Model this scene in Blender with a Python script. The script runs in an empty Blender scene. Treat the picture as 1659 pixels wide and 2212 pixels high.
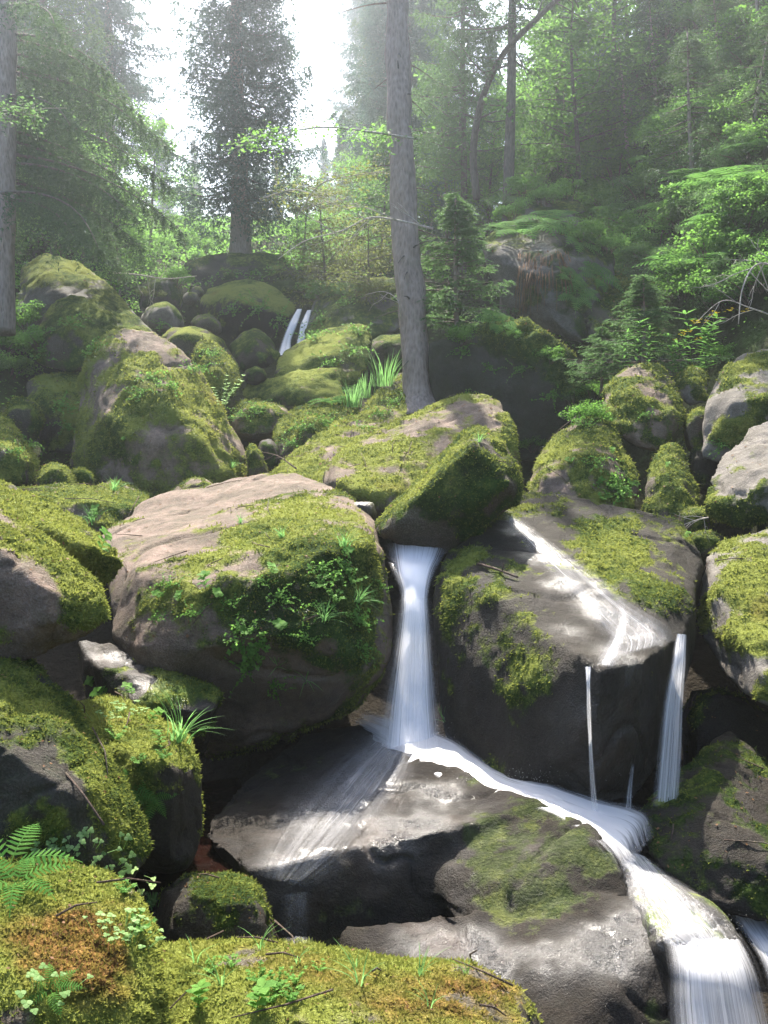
import bpy, bmesh, math, random
import numpy as np
from mathutils import Vector, Matrix
from mathutils.bvhtree import BVHTree

random.seed(7)
RNG = np.random.default_rng(11)
R = math.radians
COL = bpy.context.scene.collection
SC = bpy.context.scene

# ------------------------------------------------------------------ camera, sky, sun, exposure
F = 2171.0; CX = 829.5; CY = 1106.0          # focal length and centre, in units of a 1659 x 2212 picture
PITCH = R(-5.0)
CAM = np.array([0.0, 0.0, 3.0])
FWD = np.array([0, math.cos(PITCH), math.sin(PITCH)])
UP = np.array([0, -math.sin(PITCH), math.cos(PITCH)])
RT = np.array([1.0, 0, 0])
cd = bpy.data.cameras.new('camera')
cam = bpy.data.objects.new('camera', cd); COL.objects.link(cam)
cam.location = CAM; cam.rotation_euler = (R(90) + PITCH, 0, 0)
cd.sensor_fit = 'VERTICAL'; cd.angle = 2 * math.atan(1106 / F)
cd.clip_start = 0.05; cd.clip_end = 1000
SC.camera = cam
SUN_EL, SUN_AZ = R(53), R(-9)               # azimuth from +Y, negative is to the left
SDIR = Vector((math.sin(SUN_AZ) * math.cos(SUN_EL), math.cos(SUN_AZ) * math.cos(SUN_EL), math.sin(SUN_EL)))
W = bpy.data.worlds.new('World'); SC.world = W; W.use_nodes = True
nt = W.node_tree
sky = nt.nodes.new('ShaderNodeTexSky'); sky.sky_type = 'NISHITA'; sky.sun_disc = False
sky.sun_elevation = SUN_EL; sky.sun_rotation = SUN_AZ; sky.dust_density = 2.5; sky.air_density = 1.0
bg = nt.nodes['Background']; bg.inputs[1].default_value = 0.12
nt.links.new(sky.outputs[0], bg.inputs[0])
sl = bpy.data.lights.new('sun', 'SUN'); sl.energy = 5.0; sl.angle = R(0.6); sl.color = (1, .93, .82)
so = bpy.data.objects.new('sun', sl); COL.objects.link(so)
so.rotation_euler = (-SDIR).to_track_quat('-Z', 'Y').to_euler(); so.location = (0, 0, 40)
SC.view_settings.view_transform = 'Standard'; SC.view_settings.look = 'None'
SC.view_settings.exposure = 2.0; SC.view_settings.gamma = 1
SC.render.engine = 'CYCLES'
cy = SC.cycles
cy.max_bounces = 6; cy.diffuse_bounces = 3; cy.glossy_bounces = 3; cy.transmission_bounces = 4
cy.transparent_max_bounces = 24; cy.volume_bounces = 1; cy.sample_clamp_indirect = 6; cy.sample_clamp_direct = 30
cy.use_denoising = True

# ------------------------------------------------------------------ helpers
def P(px, py, d):
    return CAM + d * (FWD + (px - CX) / F * RT + (CY - py) / F * UP)

def proj(p):
    q = np.atleast_2d(p) - CAM
    d = q @ FWD
    return CX + F * (q @ RT) / d, CY - F * (q @ UP) / d, d

def _h(ix, iy, iz, s):
    h = (ix.astype(np.int64) * 374761393 + iy.astype(np.int64) * 668265263 + iz.astype(np.int64) * 2147483647 + s * 974634777) & 0xffffffff
    h = ((h ^ (h >> 13)) * 1274126177) & 0xffffffff
    h = ((h ^ (h >> 16)) * 2246822519) & 0xffffffff
    return (h ^ (h >> 15)) & 0xffffffff
_G = np.random.default_rng(5).normal(size=(256, 3)); _G /= np.linalg.norm(_G, axis=1)[:, None]
def perlin(p, s=0):
    i = np.floor(p).astype(np.int64); f = p - i
    u = f * f * f * (f * (f * 6 - 15) + 10)
    out = np.zeros(len(p))
    for dx in (0, 1):
        for dy in (0, 1):
            for dz in (0, 1):
                g = _G[_h(i[:, 0] + dx, i[:, 1] + dy, i[:, 2] + dz, s) & 255]
                dot = (g * (f - np.array([dx, dy, dz]))).sum(1)
                w = (u[:, 0] if dx else 1 - u[:, 0]) * (u[:, 1] if dy else 1 - u[:, 1]) * (u[:, 2] if dz else 1 - u[:, 2])
                out += dot * w
    return out * 1.6
def fbm(p, s=0, o=4, g=.5):
    a, r, t = 1.0, np.zeros(len(p)), 0
    for k in range(o):
        r += a * perlin(p * 2 ** k + 17.3 * k, s + k); t += a; a *= g
    return r / t
def sstep(a, b, x):
    t = np.clip((x - a) / (b - a), 0, 1); return t * t * (3 - 2 * t)

def build(name, V, Fs, mat, parent=None, smooth=True, loc=None, attrs=None, uv=None, mats=None, mi=None):
    """one mesh object from numpy arrays; V world (or parent-local) coordinates"""
    V = np.asarray(V, float)
    if not isinstance(Fs, (list, tuple)): Fs = [Fs]
    Fs = [np.asarray(f, np.int64) for f in Fs if len(f)]
    me = bpy.data.meshes.new(name)
    o = bpy.data.objects.new(name, me); COL.objects.link(o)
    off = np.zeros(3)
    if loc is not None: off = np.asarray(loc, float); o.location = off
    me.vertices.add(len(V)); me.vertices.foreach_set('co', (V - off).astype(np.float32).ravel())
    idx = np.concatenate([f.ravel() for f in Fs])
    tot = np.concatenate([np.full(len(f), f.shape[1]) for f in Fs])
    st = np.concatenate([[0], np.cumsum(tot)[:-1]])
    me.loops.add(len(idx)); me.loops.foreach_set('vertex_index', idx.astype(np.int32))
    me.polygons.add(len(tot)); me.polygons.foreach_set('loop_start', st.astype(np.int32))
    me.update(calc_edges=True)
    if smooth: me.polygons.foreach_set('use_smooth', np.ones(len(tot), bool))
    for k, a in (attrs or {}).items():
        at = me.attributes.new(k, 'FLOAT', 'POINT'); at.data.foreach_set('value', np.asarray(a, np.float32))
    if uv is not None:
        l = me.uv_layers.new(name='UVMap'); l.data.foreach_set('uv', np.asarray(uv, np.float32)[idx].ravel())
    for m in (mats or [mat]): me.materials.append(m)
    if mi is not None: me.polygons.foreach_set('material_index', np.asarray(mi, np.int32))
    if parent is not None: o.parent = parent
    return o

def tag(o, label=None, cat=None, group=None, kind=None):
    if label: o['label'] = label
    if cat: o['category'] = cat
    if group: o['group'] = group
    if kind: o['kind'] = kind
    return o
def empty(name, loc, label=None, cat=None, group=None):
    o = bpy.data.objects.new(name, None); COL.objects.link(o); o.location = loc; o.empty_display_size = .1
    return tag(o, label, cat, group)
def copy_tree(o, parent=None):
    c = o.copy(); COL.objects.link(c)
    if parent is not None: c.parent = parent
    for ch in list(o.children): copy_tree(ch, c)
    return c

class Acc:
    def __init__(s): s.V, s.T, s.Q, s.n = [], [], [], 0
    def add(s, v, t=None, q=None):
        v = np.asarray(v, float).reshape(-1, 3)
        if t is not None and len(t): s.T.append(np.asarray(t) + s.n)
        if q is not None and len(q): s.Q.append(np.asarray(q) + s.n)
        s.V.append(v); s.n += len(v)
    def get(s):
        return np.concatenate(s.V), [np.concatenate(x) for x in (s.T, s.Q) if x]
    def build(s, name, mat, parent=None, **k):
        v, f = s.get(); return build(name, v, f, mat, parent, **k)

def catmull(pts, n):
    pts = np.asarray(pts, float)
    if len(pts) < 3:
        t = np.linspace(0, 1, n)[:, None]; return pts[0] * (1 - t) + pts[-1] * t
    p = np.vstack([2 * pts[0] - pts[1], pts, 2 * pts[-1] - pts[-2]])
    m = len(pts) - 1; out = []
    for t in np.linspace(0, m - 1e-9, n):
        i = int(t); f = t - i; a, b, c, d = p[i:i + 4]
        out.append(.5 * ((2 * b) + (-a + c) * f + (2 * a - 5 * b + 4 * c - d) * f * f + (-a + 3 * b - 3 * c + d) * f ** 3))
    return np.array(out)

def tube(acc, path, rad, sides=8, cap=True):
    path = np.asarray(path, float); n = len(path)
    rad = np.broadcast_to(rad, (n,)) if np.ndim(rad) == 0 else np.asarray(rad)
    tan = np.gradient(path, axis=0); tan /= np.linalg.norm(tan, axis=1)[:, None] + 1e-9
    up = np.array([0.1, .2, 1.0]) if abs(tan[0][2]) < .9 else np.array([1.0, .1, 0])
    a = np.cross(tan, up); a /= np.linalg.norm(a, axis=1)[:, None] + 1e-9
    b = np.cross(tan, a)
    th = np.linspace(0, 2 * math.pi, sides, endpoint=False)
    V = path[:, None] + rad[:, None, None] * (np.cos(th)[None, :, None] * a[:, None] + np.sin(th)[None, :, None] * b[:, None])
    i = np.arange(n - 1)[:, None] * sides; j = np.arange(sides)[None]; j2 = (j + 1) % sides
    q = np.stack([i + j, i + j2, i + sides + j2, i + sides + j], -1).reshape(-1, 4)
    V = V.reshape(-1, 3); t = None
    if cap:
        V = np.vstack([V, path[0], path[-1]]); k = n * sides; j = j[0]; j2 = j2[0]
        t = np.vstack([np.stack([j2, j, np.full(sides, k)], -1), np.stack([(n - 1) * sides + j, (n - 1) * sides + j2, np.full(sides, k + 1)], -1)])
    acc.add(V, t, q)

# ------------------------------------------------------------------ materials
class N:
    def __init__(s, name):
        s.m = bpy.data.materials.new(name); s.m.use_nodes = True; s.t = s.m.node_tree; s.t.nodes.clear()
        s.out = s.t.nodes.new('ShaderNodeOutputMaterial')
    def n(s, typ, **k):
        o = s.t.nodes.new('ShaderNode' + typ)
        for a, v in k.items():
            if a.startswith('i_'):
                key = a[2:].replace('_', ' ')
                s.set(o.inputs[key] if key in o.inputs else o.inputs[int(key)], v)
            else: setattr(o, a, v)
        return o
    def set(s, sock, v):
        if isinstance(v, bpy.types.NodeSocket): s.t.links.new(v, sock)
        elif sock.type == 'RGBA' and isinstance(v, float): sock.default_value = (v, v, v, 1)
        elif isinstance(v, (tuple, list)) and len(v) == 3 and sock.type == 'RGBA': sock.default_value = (*v, 1)
        else: sock.default_value = v
    def math(s, op, a, b=0.0, c=None, clamp=False):
        o = s.t.nodes.new('ShaderNodeMath'); o.operation = op; o.use_clamp = clamp
        s.set(o.inputs[0], a); s.set(o.inputs[1], b)
        if c is not None: s.set(o.inputs[2], c)
        return o.outputs[0]
    def mix(s, f, a, b, blend='MIX'):
        o = s.t.nodes.new('ShaderNodeMix'); o.data_type = 'RGBA'; o.blend_type = blend
        s.set(o.inputs[0], f); s.set(o.inputs[6], a); s.set(o.inputs[7], b); return o.outputs[2]
    def noise(s, vec, scale, detail=4, rough=.55, dist=0):
        o = s.t.nodes.new('ShaderNodeTexNoise'); s.set(o.inputs['Vector'], vec); o.inputs['Scale'].default_value = scale
        o.inputs['Detail'].default_value = detail; o.inputs['Roughness'].default_value = rough; o.inputs['Distortion'].default_value = dist
        return o.outputs[0]
    def ramp(s, f, stops):
        o = s.t.nodes.new('ShaderNodeValToRGB'); s.set(o.inputs[0], f); e = o.color_ramp.elements
        while len(e) < len(stops): e.new(.5)
        for k, (p, c) in enumerate(stops): e[k].position = p; e[k].color = (*c, 1)
        return o.outputs[0]
    def mr(s, v, a, b, c=0.0, d=1.0):
        o = s.t.nodes.new('ShaderNodeMapRange'); s.set(o.inputs[0], v)
        for k, x in zip((1, 2, 3, 4), (a, b, c, d)): s.set(o.inputs[k], x)
        return o.outputs[0]
    def attr(s, name):
        o = s.t.nodes.new('ShaderNodeAttribute'); o.attribute_name = name; return o.outputs['Fac']
    def obj(s): return s.t.nodes.new('ShaderNodeTexCoord').outputs['Object']
    def scale(s, vec, xyz):
        o = s.t.nodes.new('ShaderNodeVectorMath'); o.operation = 'MULTIPLY'; s.set(o.inputs[0], vec); o.inputs[1].default_value = xyz; return o.outputs[0]
    def done(s, shader): s.t.links.new(shader, s.out.inputs[0]); return s.m

MOSS_D, MOSS_M, MOSS_L = (.014, .03, .006), (.052, .082, .016), (.19, .215, .046)
def moss_colour(n, co, hue, jit=None):
    a = n.noise(co, 2.1, 3); b = n.noise(co, 14, 4); c = n.noise(co, 70, 2)
    f = n.math('ADD', n.math('MULTIPLY', a, .55), n.math('MULTIPLY', b, .6))
    f = n.math('ADD', f, n.math('MULTIPLY', c, .45))
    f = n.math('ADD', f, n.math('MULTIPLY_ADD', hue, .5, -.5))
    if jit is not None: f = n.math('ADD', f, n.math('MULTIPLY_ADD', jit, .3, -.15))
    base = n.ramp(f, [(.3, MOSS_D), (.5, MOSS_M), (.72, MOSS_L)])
    g = n.mr(n.math('ADD', n.noise(co, 1.1, 2), n.math('MULTIPLY', hue, -.12)), .5, .62, 0, .6)
    base = n.mix(g, base, n.mix(.5, base, (.03, .1, .014)))
    # hue above 1 turns the moss rusty
    rust = n.ramp(n.noise(co, 25, 3), [(.35, (.07, .035, .012)), (.5, (.14, .075, .024)), (.68, (.3, .17, .055))])
    return n.mix(n.mr(hue, 1.15, 1.8), base, rust)

def mat_rock(name, ra, rb, lich=(.33, .32, .29), rough=.85, lich_amt=.35, film=.6, fc=(.06, .058, .02), grain=.2, dull=0.0, spec=.22):
    n = N(name); co = n.obj()
    moss, hue, wet = n.attr('moss'), n.attr('hue'), n.attr('wet')
    n1 = n.noise(co, 3.2, 6, .6); n2 = n.noise(co, 22, 6, .7); n3 = n.noise(co, 120, 3, .6)
    rock = n.mix(n.mr(n1, .3, .7), ra, rb)
    rock = n.mix(n.mr(n2, .35, .7), rock, n.mix(.55, rock, (.03, .025, .02)))
    rock = n.mix(n.math('MULTIPLY', n.mr(n.noise(co, 4.5, 7, .7), .38, .58), film), rock, n.mix(n.mr(n2, .3, .7), fc, (.035, .022, .014)))
    sp = n.mr(n.noise(co, 9, 8, .75), .62, .7)
    rock = n.mix(n.math('MULTIPLY', sp, lich_amt), rock, lich)
    rock = n.mix(n.mr(n3, .45, .75, 0, 1.0), rock, n.mix(grain, rock, (.5, .47, .42)))
    rock = n.mix(n.math('MULTIPLY', wet, .82, clamp=True), rock, n.mix(.5, (.020, .013, .009), n.mix(n.mr(n1, .5, .62), (.012, .011, .010), (.055, .026, .012))))
    mc = moss_colour(n, co, hue)
    if dull: mc = n.mix(dull, mc, n.mix(n.mr(n2, .35, .65), (.085, .085, .055), (.03, .032, .016)))
    mf = n.math('ADD', moss, n.math('MULTIPLY_ADD', n.noise(co, 7, 6, .7), 1.5, -.75))
    mf = n.math('ADD', mf, n.math('MULTIPLY_ADD', n3, .6, -.3))
    mf = n.mr(mf, .3, .62)
    col = n.mix(mf, rock, mc)
    rg = n.math('ADD', n.math('MULTIPLY', mf, 1 - rough + .1), rough)
    rg = n.mix(wet, rg, n.mr(n2, .3, .7, .2, .42))
    # bump
    v1 = n.n('TexVoronoi', i_Vector=co, i_Scale=55.0); v1 = v1.outputs['Distance']
    mb = n.math('ADD', n.math('MULTIPLY', n.noise(co, 45, 5, .7), 1.0), n.math('MULTIPLY', n.noise(co, 170, 3, .7), .6))
    rb_ = n.math('ADD', n.math('MULTIPLY', n2, .9), n.math('ADD', n.math('MULTIPLY', n3, .5), n.math('MULTIPLY', n.noise(co, 60, 5, .75), .8)))
    h = n.mix(mf, rb_, n.math('ADD', mb, n.math('MULTIPLY', v1, -.5)))
    b1 = n.n('Bump', i_Strength=n.math('MULTIPLY_ADD', wet, -.65, .95), i_Distance=n.mix(mf, .014, .03), i_Height=h)
    wv = n.math('ADD', n.noise(n.scale(co, (1, 1, .6)), 26, 3, .6, .8), n.math('MULTIPLY', n.noise(co, 95, 3, .7), .9))
    b2 = n.n('Bump', i_Strength=n.math('MULTIPLY', n.math('MULTIPLY', wet, wet), .9), i_Distance=.018, i_Height=wv, i_Normal=b1.outputs[0])
    s = n.n('BsdfPrincipled', i_Base_Color=col, i_Roughness=rg, i_Normal=b2.outputs[0])
    s.inputs['Specular IOR Level'].default_value = .5
    n.set(s.inputs['Specular IOR Level'], n.mix(mf, n.mix(n.math('MULTIPLY', wet, wet), spec, .9), .08))
    n.set(s.inputs['Coat Weight'], n.math('MULTIPLY', n.math('MULTIPLY', wet, wet), .7)); n.set(s.inputs['Coat Roughness'], .09)
    s.inputs['Coat Normal'].default_value = (0, 0, 0)
    n.t.links.new(b2.outputs[0], s.inputs['Coat Normal'])
    return n.done(s.outputs[0])

def mat_mossblade(name='moss_blades'):
    n = N(name); co = n.obj(); hue = n.attr('hue')
    gg = n.t.nodes.new('ShaderNodeNewGeometry')
    c = moss_colour(n, co, hue, gg.outputs['Random Per Island'])
    c = n.mix(.3, c, n.mix(.6, c, (.5, .52, .12)))
    d = n.n('BsdfDiffuse', i_Color=c); t = n.n('BsdfTranslucent', i_Color=c)
    m = n.n('MixShader', i_0=.4); n.t.links.new(d.outputs[0], m.inputs[1]); n.t.links.new(t.outputs[0], m.inputs[2])
    return n.done(m.outputs[0])

def mat_leaf(name, a, b, trans=.45, gloss=.02, rough=.6, sc=1.5):
    n = N(name); co = n.obj()
    ng = n.t.nodes.new('ShaderNodeNewGeometry')
    f = n.math('ADD', n.math('MULTIPLY', ng.outputs['Random Per Island'], .6), n.math('MULTIPLY', n.noise(co, sc, 2), .5))
    oi = n.t.nodes.new('ShaderNodeObjectInfo')
    f = n.math('ADD', f, n.math('MULTIPLY_ADD', oi.outputs['Random'], .4, -.25))
    c = n.mix(n.mr(f, .15, .9), a, b)
    d = n.n('BsdfPrincipled', i_Base_Color=c, i_Roughness=rough); d.inputs['Specular IOR Level'].default_value = gloss * 2.5
    t = n.n('BsdfTranslucent', i_Color=n.mix(.5, c, (c_ := tuple(min(1, x * 2.2) for x in b))))
    m = n.n('MixShader', i_0=trans); n.t.links.new(d.outputs[0], m.inputs[1]); n.t.links.new(t.outputs[0], m.inputs[2])
    return n.done(m.outputs[0])

def mat_bark(name, a, b, sx=9, sz=1.8):
    n = N(name); co = n.obj(); v = n.scale(co, (sx, sx, sz))
    x = n.noise(v, 3, 6, .7, .4); y = n.noise(co, 3, 3)
    vo = n.n('TexVoronoi', i_Vector=n.scale(co, (1, 1, .35)), i_Scale=32.0)
    h = n.math('ADD', x, n.math('MULTIPLY', vo.outputs['Distance'], .5))
    c = n.mix(n.mr(h, .35, 1.0), a, b)
    c = n.mix(n.mr(y, .55, .75, 0, .5), c, (.12, .13, .09))
    bp = n.n('Bump', i_Strength=.9, i_Distance=.03, i_Height=h)
    s = n.n('BsdfPrincipled', i_Base_Color=c, i_Roughness=.9, i_Normal=bp.outputs[0]); s.inputs['Specular IOR Level'].default_value = .2
    return n.done(s.outputs[0])

def mat_water_sheet(name, across=14, along=1.2, white=.97, seed=0, gain=1.0, con=1.0):
    n = N(name); uv = n.t.nodes.new('ShaderNodeTexCoord').outputs['UV']
    v = n.scale(uv, (across, along, 1)); off = n.n('VectorMath', operation='ADD', i_0=v); off.inputs[1].default_value = (seed * 3.7, seed * 1.3, seed); v = off.outputs[0]
    s1 = n.noise(v, 1.0, 5, .65, .25); s2 = n.noise(n.scale(v, (3.1, 1.4, 1)), 1.0, 3, .6)
    st = n.math('ADD', n.math('MULTIPLY', s1, .7), n.math('MULTIPLY', s2, .3))
    dens = n.attr('dens')
    lo = n.math('MULTIPLY_ADD', dens, .75 * gain, -.35)
    al = n.math('MULTIPLY', n.math('ADD', lo, n.mr(st, .36, .62, .5 - .5 * con, .5 + .5 * con)), n.math('MULTIPLY', dens, 1.1), clamp=True)
    al = n.math('MINIMUM', al, .97)
    c = (white, white, min(1, white * 1.03))
    d = n.n('BsdfDiffuse', i_Color=c); t = n.n('BsdfTranslucent', i_Color=c)
    m = n.n('MixShader', i_0=.5); n.t.links.new(d.outputs[0], m.inputs[1]); n.t.links.new(t.outputs[0], m.inputs[2])
    bp = n.n('Bump', i_Strength=.5, i_Distance=.02, i_Height=st)
    g = n.n('BsdfGlossy', i_Color=(1, 1, 1), i_Roughness=.22, i_Normal=bp.outputs[0])
    m2 = n.n('MixShader', i_0=.12); n.t.links.new(m.outputs[0], m2.inputs[1]); n.t.links.new(g.outputs[0], m2.inputs[2])
    tr = n.n('BsdfTransparent')
    m3 = n.n('MixShader'); n.set(m3.inputs[0], al); n.t.links.new(tr.outputs[0], m3.inputs[1]); n.t.links.new(m2.outputs[0], m3.inputs[2])
    return n.done(m3.outputs[0])

def mat_pool():
    n = N('pool_water'); co = n.obj()
    h = n.noise(co, 9, 3, .5, .5)
    bp = n.n('Bump', i_Strength=.35, i_Distance=.03, i_Height=h)
    s = n.n('BsdfPrincipled', i_Base_Color=n.mix(n.mr(n.noise(co, 4, 3), .4, .6), (.009, .003, .002), (.005, .003, .002)), i_Roughness=.1, i_Normal=bp.outputs[0])
    return n.done(s.outputs[0])

def mat_ground():
    n = N('forest_floor'); co = n.obj()
    a = n.noise(co, 1.3, 5); b = n.noise(co, 12, 5, .7)
    c = n.ramp(n.math('ADD', n.math('MULTIPLY', a, .6), n.math('MULTIPLY', b, .4)), [(.35, (.012, .009, .006)), (.5, (.022, .026, .009)), (.65, (.035, .06, .014))])
    sep = n.n('SeparateXYZ', i_0=co); c = n.mix(n.mr(sep.outputs[2], 1.6, 2.6), n.mix(b, (.012, .009, .006), (.03, .024, .016)), c)
    bp = n.n('Bump', i_Strength=1.0, i_Distance=.08, i_Height=b)
    s = n.n('BsdfPrincipled', i_Base_Color=c, i_Roughness=.95, i_Normal=bp.outputs[0]); s.inputs['Specular IOR Level'].default_value = .1
    return n.done(s.outputs[0])

M = dict(
    brown=mat_rock('rock_brown', (.11, .08, .06), (.05, .038, .028), film=.75, fc=(.045, .05, .016)),
    pink=mat_rock('rock_pinkish', (.3, .21, .165), (.14, .095, .07), lich_amt=.15, film=.6, fc=(.05, .052, .018)),
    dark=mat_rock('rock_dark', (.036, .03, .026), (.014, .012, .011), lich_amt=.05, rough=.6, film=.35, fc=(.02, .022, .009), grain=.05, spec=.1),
    wetdark=mat_rock('rock_wet_dark', (.02, .017, .017), (.008, .007, .007), lich_amt=.05, rough=.75, film=.3, fc=(.02, .022, .009), grain=.04, dull=.6, spec=.07),
    pale=mat_rock('rock_pale', (.25, .225, .2), (.13, .115, .1), lich=(.45, .43, .4), lich_amt=.5, film=.3),
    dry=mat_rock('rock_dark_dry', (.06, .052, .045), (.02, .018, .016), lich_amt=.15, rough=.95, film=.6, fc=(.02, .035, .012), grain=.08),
    wall=mat_rock('rock_wall_dark', (.085, .08, .068), (.035, .036, .03), lich_amt=.12, rough=.95, film=.6, fc=(.03, .05, .02), grain=.06, spec=.05),
    grey=mat_rock('rock_grey', (.17, .16, .15), (.07, .065, .06), lich_amt=.4),
    moss=mat_mossblade(),
    ground=mat_ground(), pool=mat_pool(),
    leaf=mat_leaf('leaf_green', (.035, .1, .02), (.11, .22, .04), trans=.55),
    leaf_l=mat_leaf('leaf_bright', (.06, .15, .03), (.14, .27, .055)),
    leaf_o=mat_leaf('leaf_olive', (.05, .07, .02), (.115, .135, .035)),
    fern=mat_leaf('fern_green', (.035, .11, .022), (.1, .21, .045), gloss=.01, rough=.8),
    grass=mat_leaf('grass_green', (.08, .18, .05), (.16, .32, .1)),
    clover=mat_leaf('clover_pale', (.12, .22, .07), (.28, .4, .17)),
    needle=mat_leaf('needles_dark', (.036, .075, .034), (.09, .15, .055), trans=.25, sc=.8),
    needle_b=mat_leaf('needles_blue', (.03, .068, .055), (.075, .135, .09), trans=.25, sc=.8),
    needle_l=mat_leaf('needles_fresh', (.045, .1, .035), (.1, .18, .06), trans=.4),
    bark=mat_bark('bark_spruce', (.17, .13, .11), (.36, .29, .25)),
    bark_d=mat_bark('bark_dark', (.05, .042, .035), (.13, .11, .09)),
    twig=mat_bark('twig_pale', (.3, .26, .22), (.55, .5, .45), 20, 20),
    twig_d=mat_bark('twig_dark', (.06, .04, .03), (.14, .1, .08), 20, 20),
    straw=mat_leaf('straw', (.09, .05, .028), (.2, .11, .055), trans=.2),
    petal=mat_leaf('petal_yellow', (.6, .35, .01), (.8, .55, .02), trans=.3),
)
# ------------------------------------------------------------------ terrain
def interp(y, pts):
    a = np.array(pts); return np.interp(y, a[:, 0], a[:, 1])
ZC = [(-10, -2.7), (0, -2.65), (3, -2.6), (4.6, -2.3), (5.5, -2.45), (6.5, -2.3), (7.3, -1.8), (8, -1.45), (9.5, -1.15), (11, -.75), (14, .0), (18, .9), (20.3, 1.5), (21.2, 2.9),
      (24, 3.6), (30, 5.2), (40, 7.6), (60, 11.5), (100, 19), (130, 24)]
XR = [(0, 2.6), (5, 3.6), (7, 3.6), (9, 3.2), (11, 3.0), (13, 2.6), (15, 2.6), (18, 2.1), (21, 1.8), (25, 2.6), (40, 6), (130, 20)]
XL = [(0, -1.4), (4, -2.9), (7, -4.0), (10, -4.2), (13, -4.4), (18, -4.2), (25, -6), (40, -9), (130, -30)]
def terrain(x, y):
    x = np.asarray(x, float); y = np.asarray(y, float)
    z = interp(y, ZC); xr = interp(y, XR); xl = interp(y, XL)
    rr = np.maximum(0, x - xr); ll = np.maximum(0, xl - x)
    z = z + 13 * np.tanh(rr * 1.5 / 13) + 9 * np.tanh(ll * .62 / 9)
    p = np.stack([x, y, np.zeros_like(x)], -1).reshape(-1, 3)
    nz = (fbm(p / 3.1, 3, 4) * .45 + fbm(p / .7, 9, 2) * .09).reshape(x.shape)
    return z + nz * np.clip(y / 12, .25, 1.6) + 3.0
gx = np.concatenate([np.linspace(-70, -14, 45), np.linspace(-13.7, 14, 170), np.linspace(14.5, 70, 45)])
gy = np.concatenate([np.linspace(-10, 2, 14), np.linspace(2.15, 30, 190), np.linspace(30.6, 130, 90)])
GX, GY = np.meshgrid(gx, gy); GZ = terrain(GX, GY)
V = np.stack([GX, GY, GZ], -1).reshape(-1, 3)
nx, ny = len(gx), len(gy)
i = (np.arange(ny - 1)[:, None] * nx + np.arange(nx - 1)[None]).ravel()
Q = np.stack([i, i + 1, i + nx + 1, i + nx], -1)
tag(build('ground', V, Q, M['ground']), kind='structure')
T_BVH = BVHTree.FromPolygons(V.tolist(), Q.tolist())
def ray(px, py):
    d = FWD + (px - CX) / F * RT + (CY - py) / F * UP
    return Vector(CAM), Vector(d)
def ground_hit(px, py):
    o, d = ray(px, py); h, nn, _, _ = T_BVH.ray_cast(o, d.normalized(), 140)
    return (np.array(h), np.array(nn)) if h is not None else (None, None)

# ------------------------------------------------------------------ boulders
ROCKS = {}
_ALLV, _ALLF, _off = [], [], 0
def slab(outline, d, thick, front=.25, tilt=0.0, inset=.72, back=.75):
    """solid from a measured outline: middle ring, a front ring nearer, a back ring farther; tilt makes the top recede"""
    o = np.array(outline, float); c = o.mean(0); h = np.ptp(o[:, 1]) + 1
    out = []
    for (x, y) in o:
        t = (o[:, 1].max() - y) / h
        out.append((x, y, d + tilt * t))
        xi, yi = c + (np.array([x, y]) - c) * inset
        out.append((xi, yi + (0.04 * h), d + tilt * t * .6 - front))
        xb, yb = c + (np.array([x, y]) - c) * back
        out.append((xb, yb + .05 * h, d + tilt * t + thick))
    return out

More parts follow.
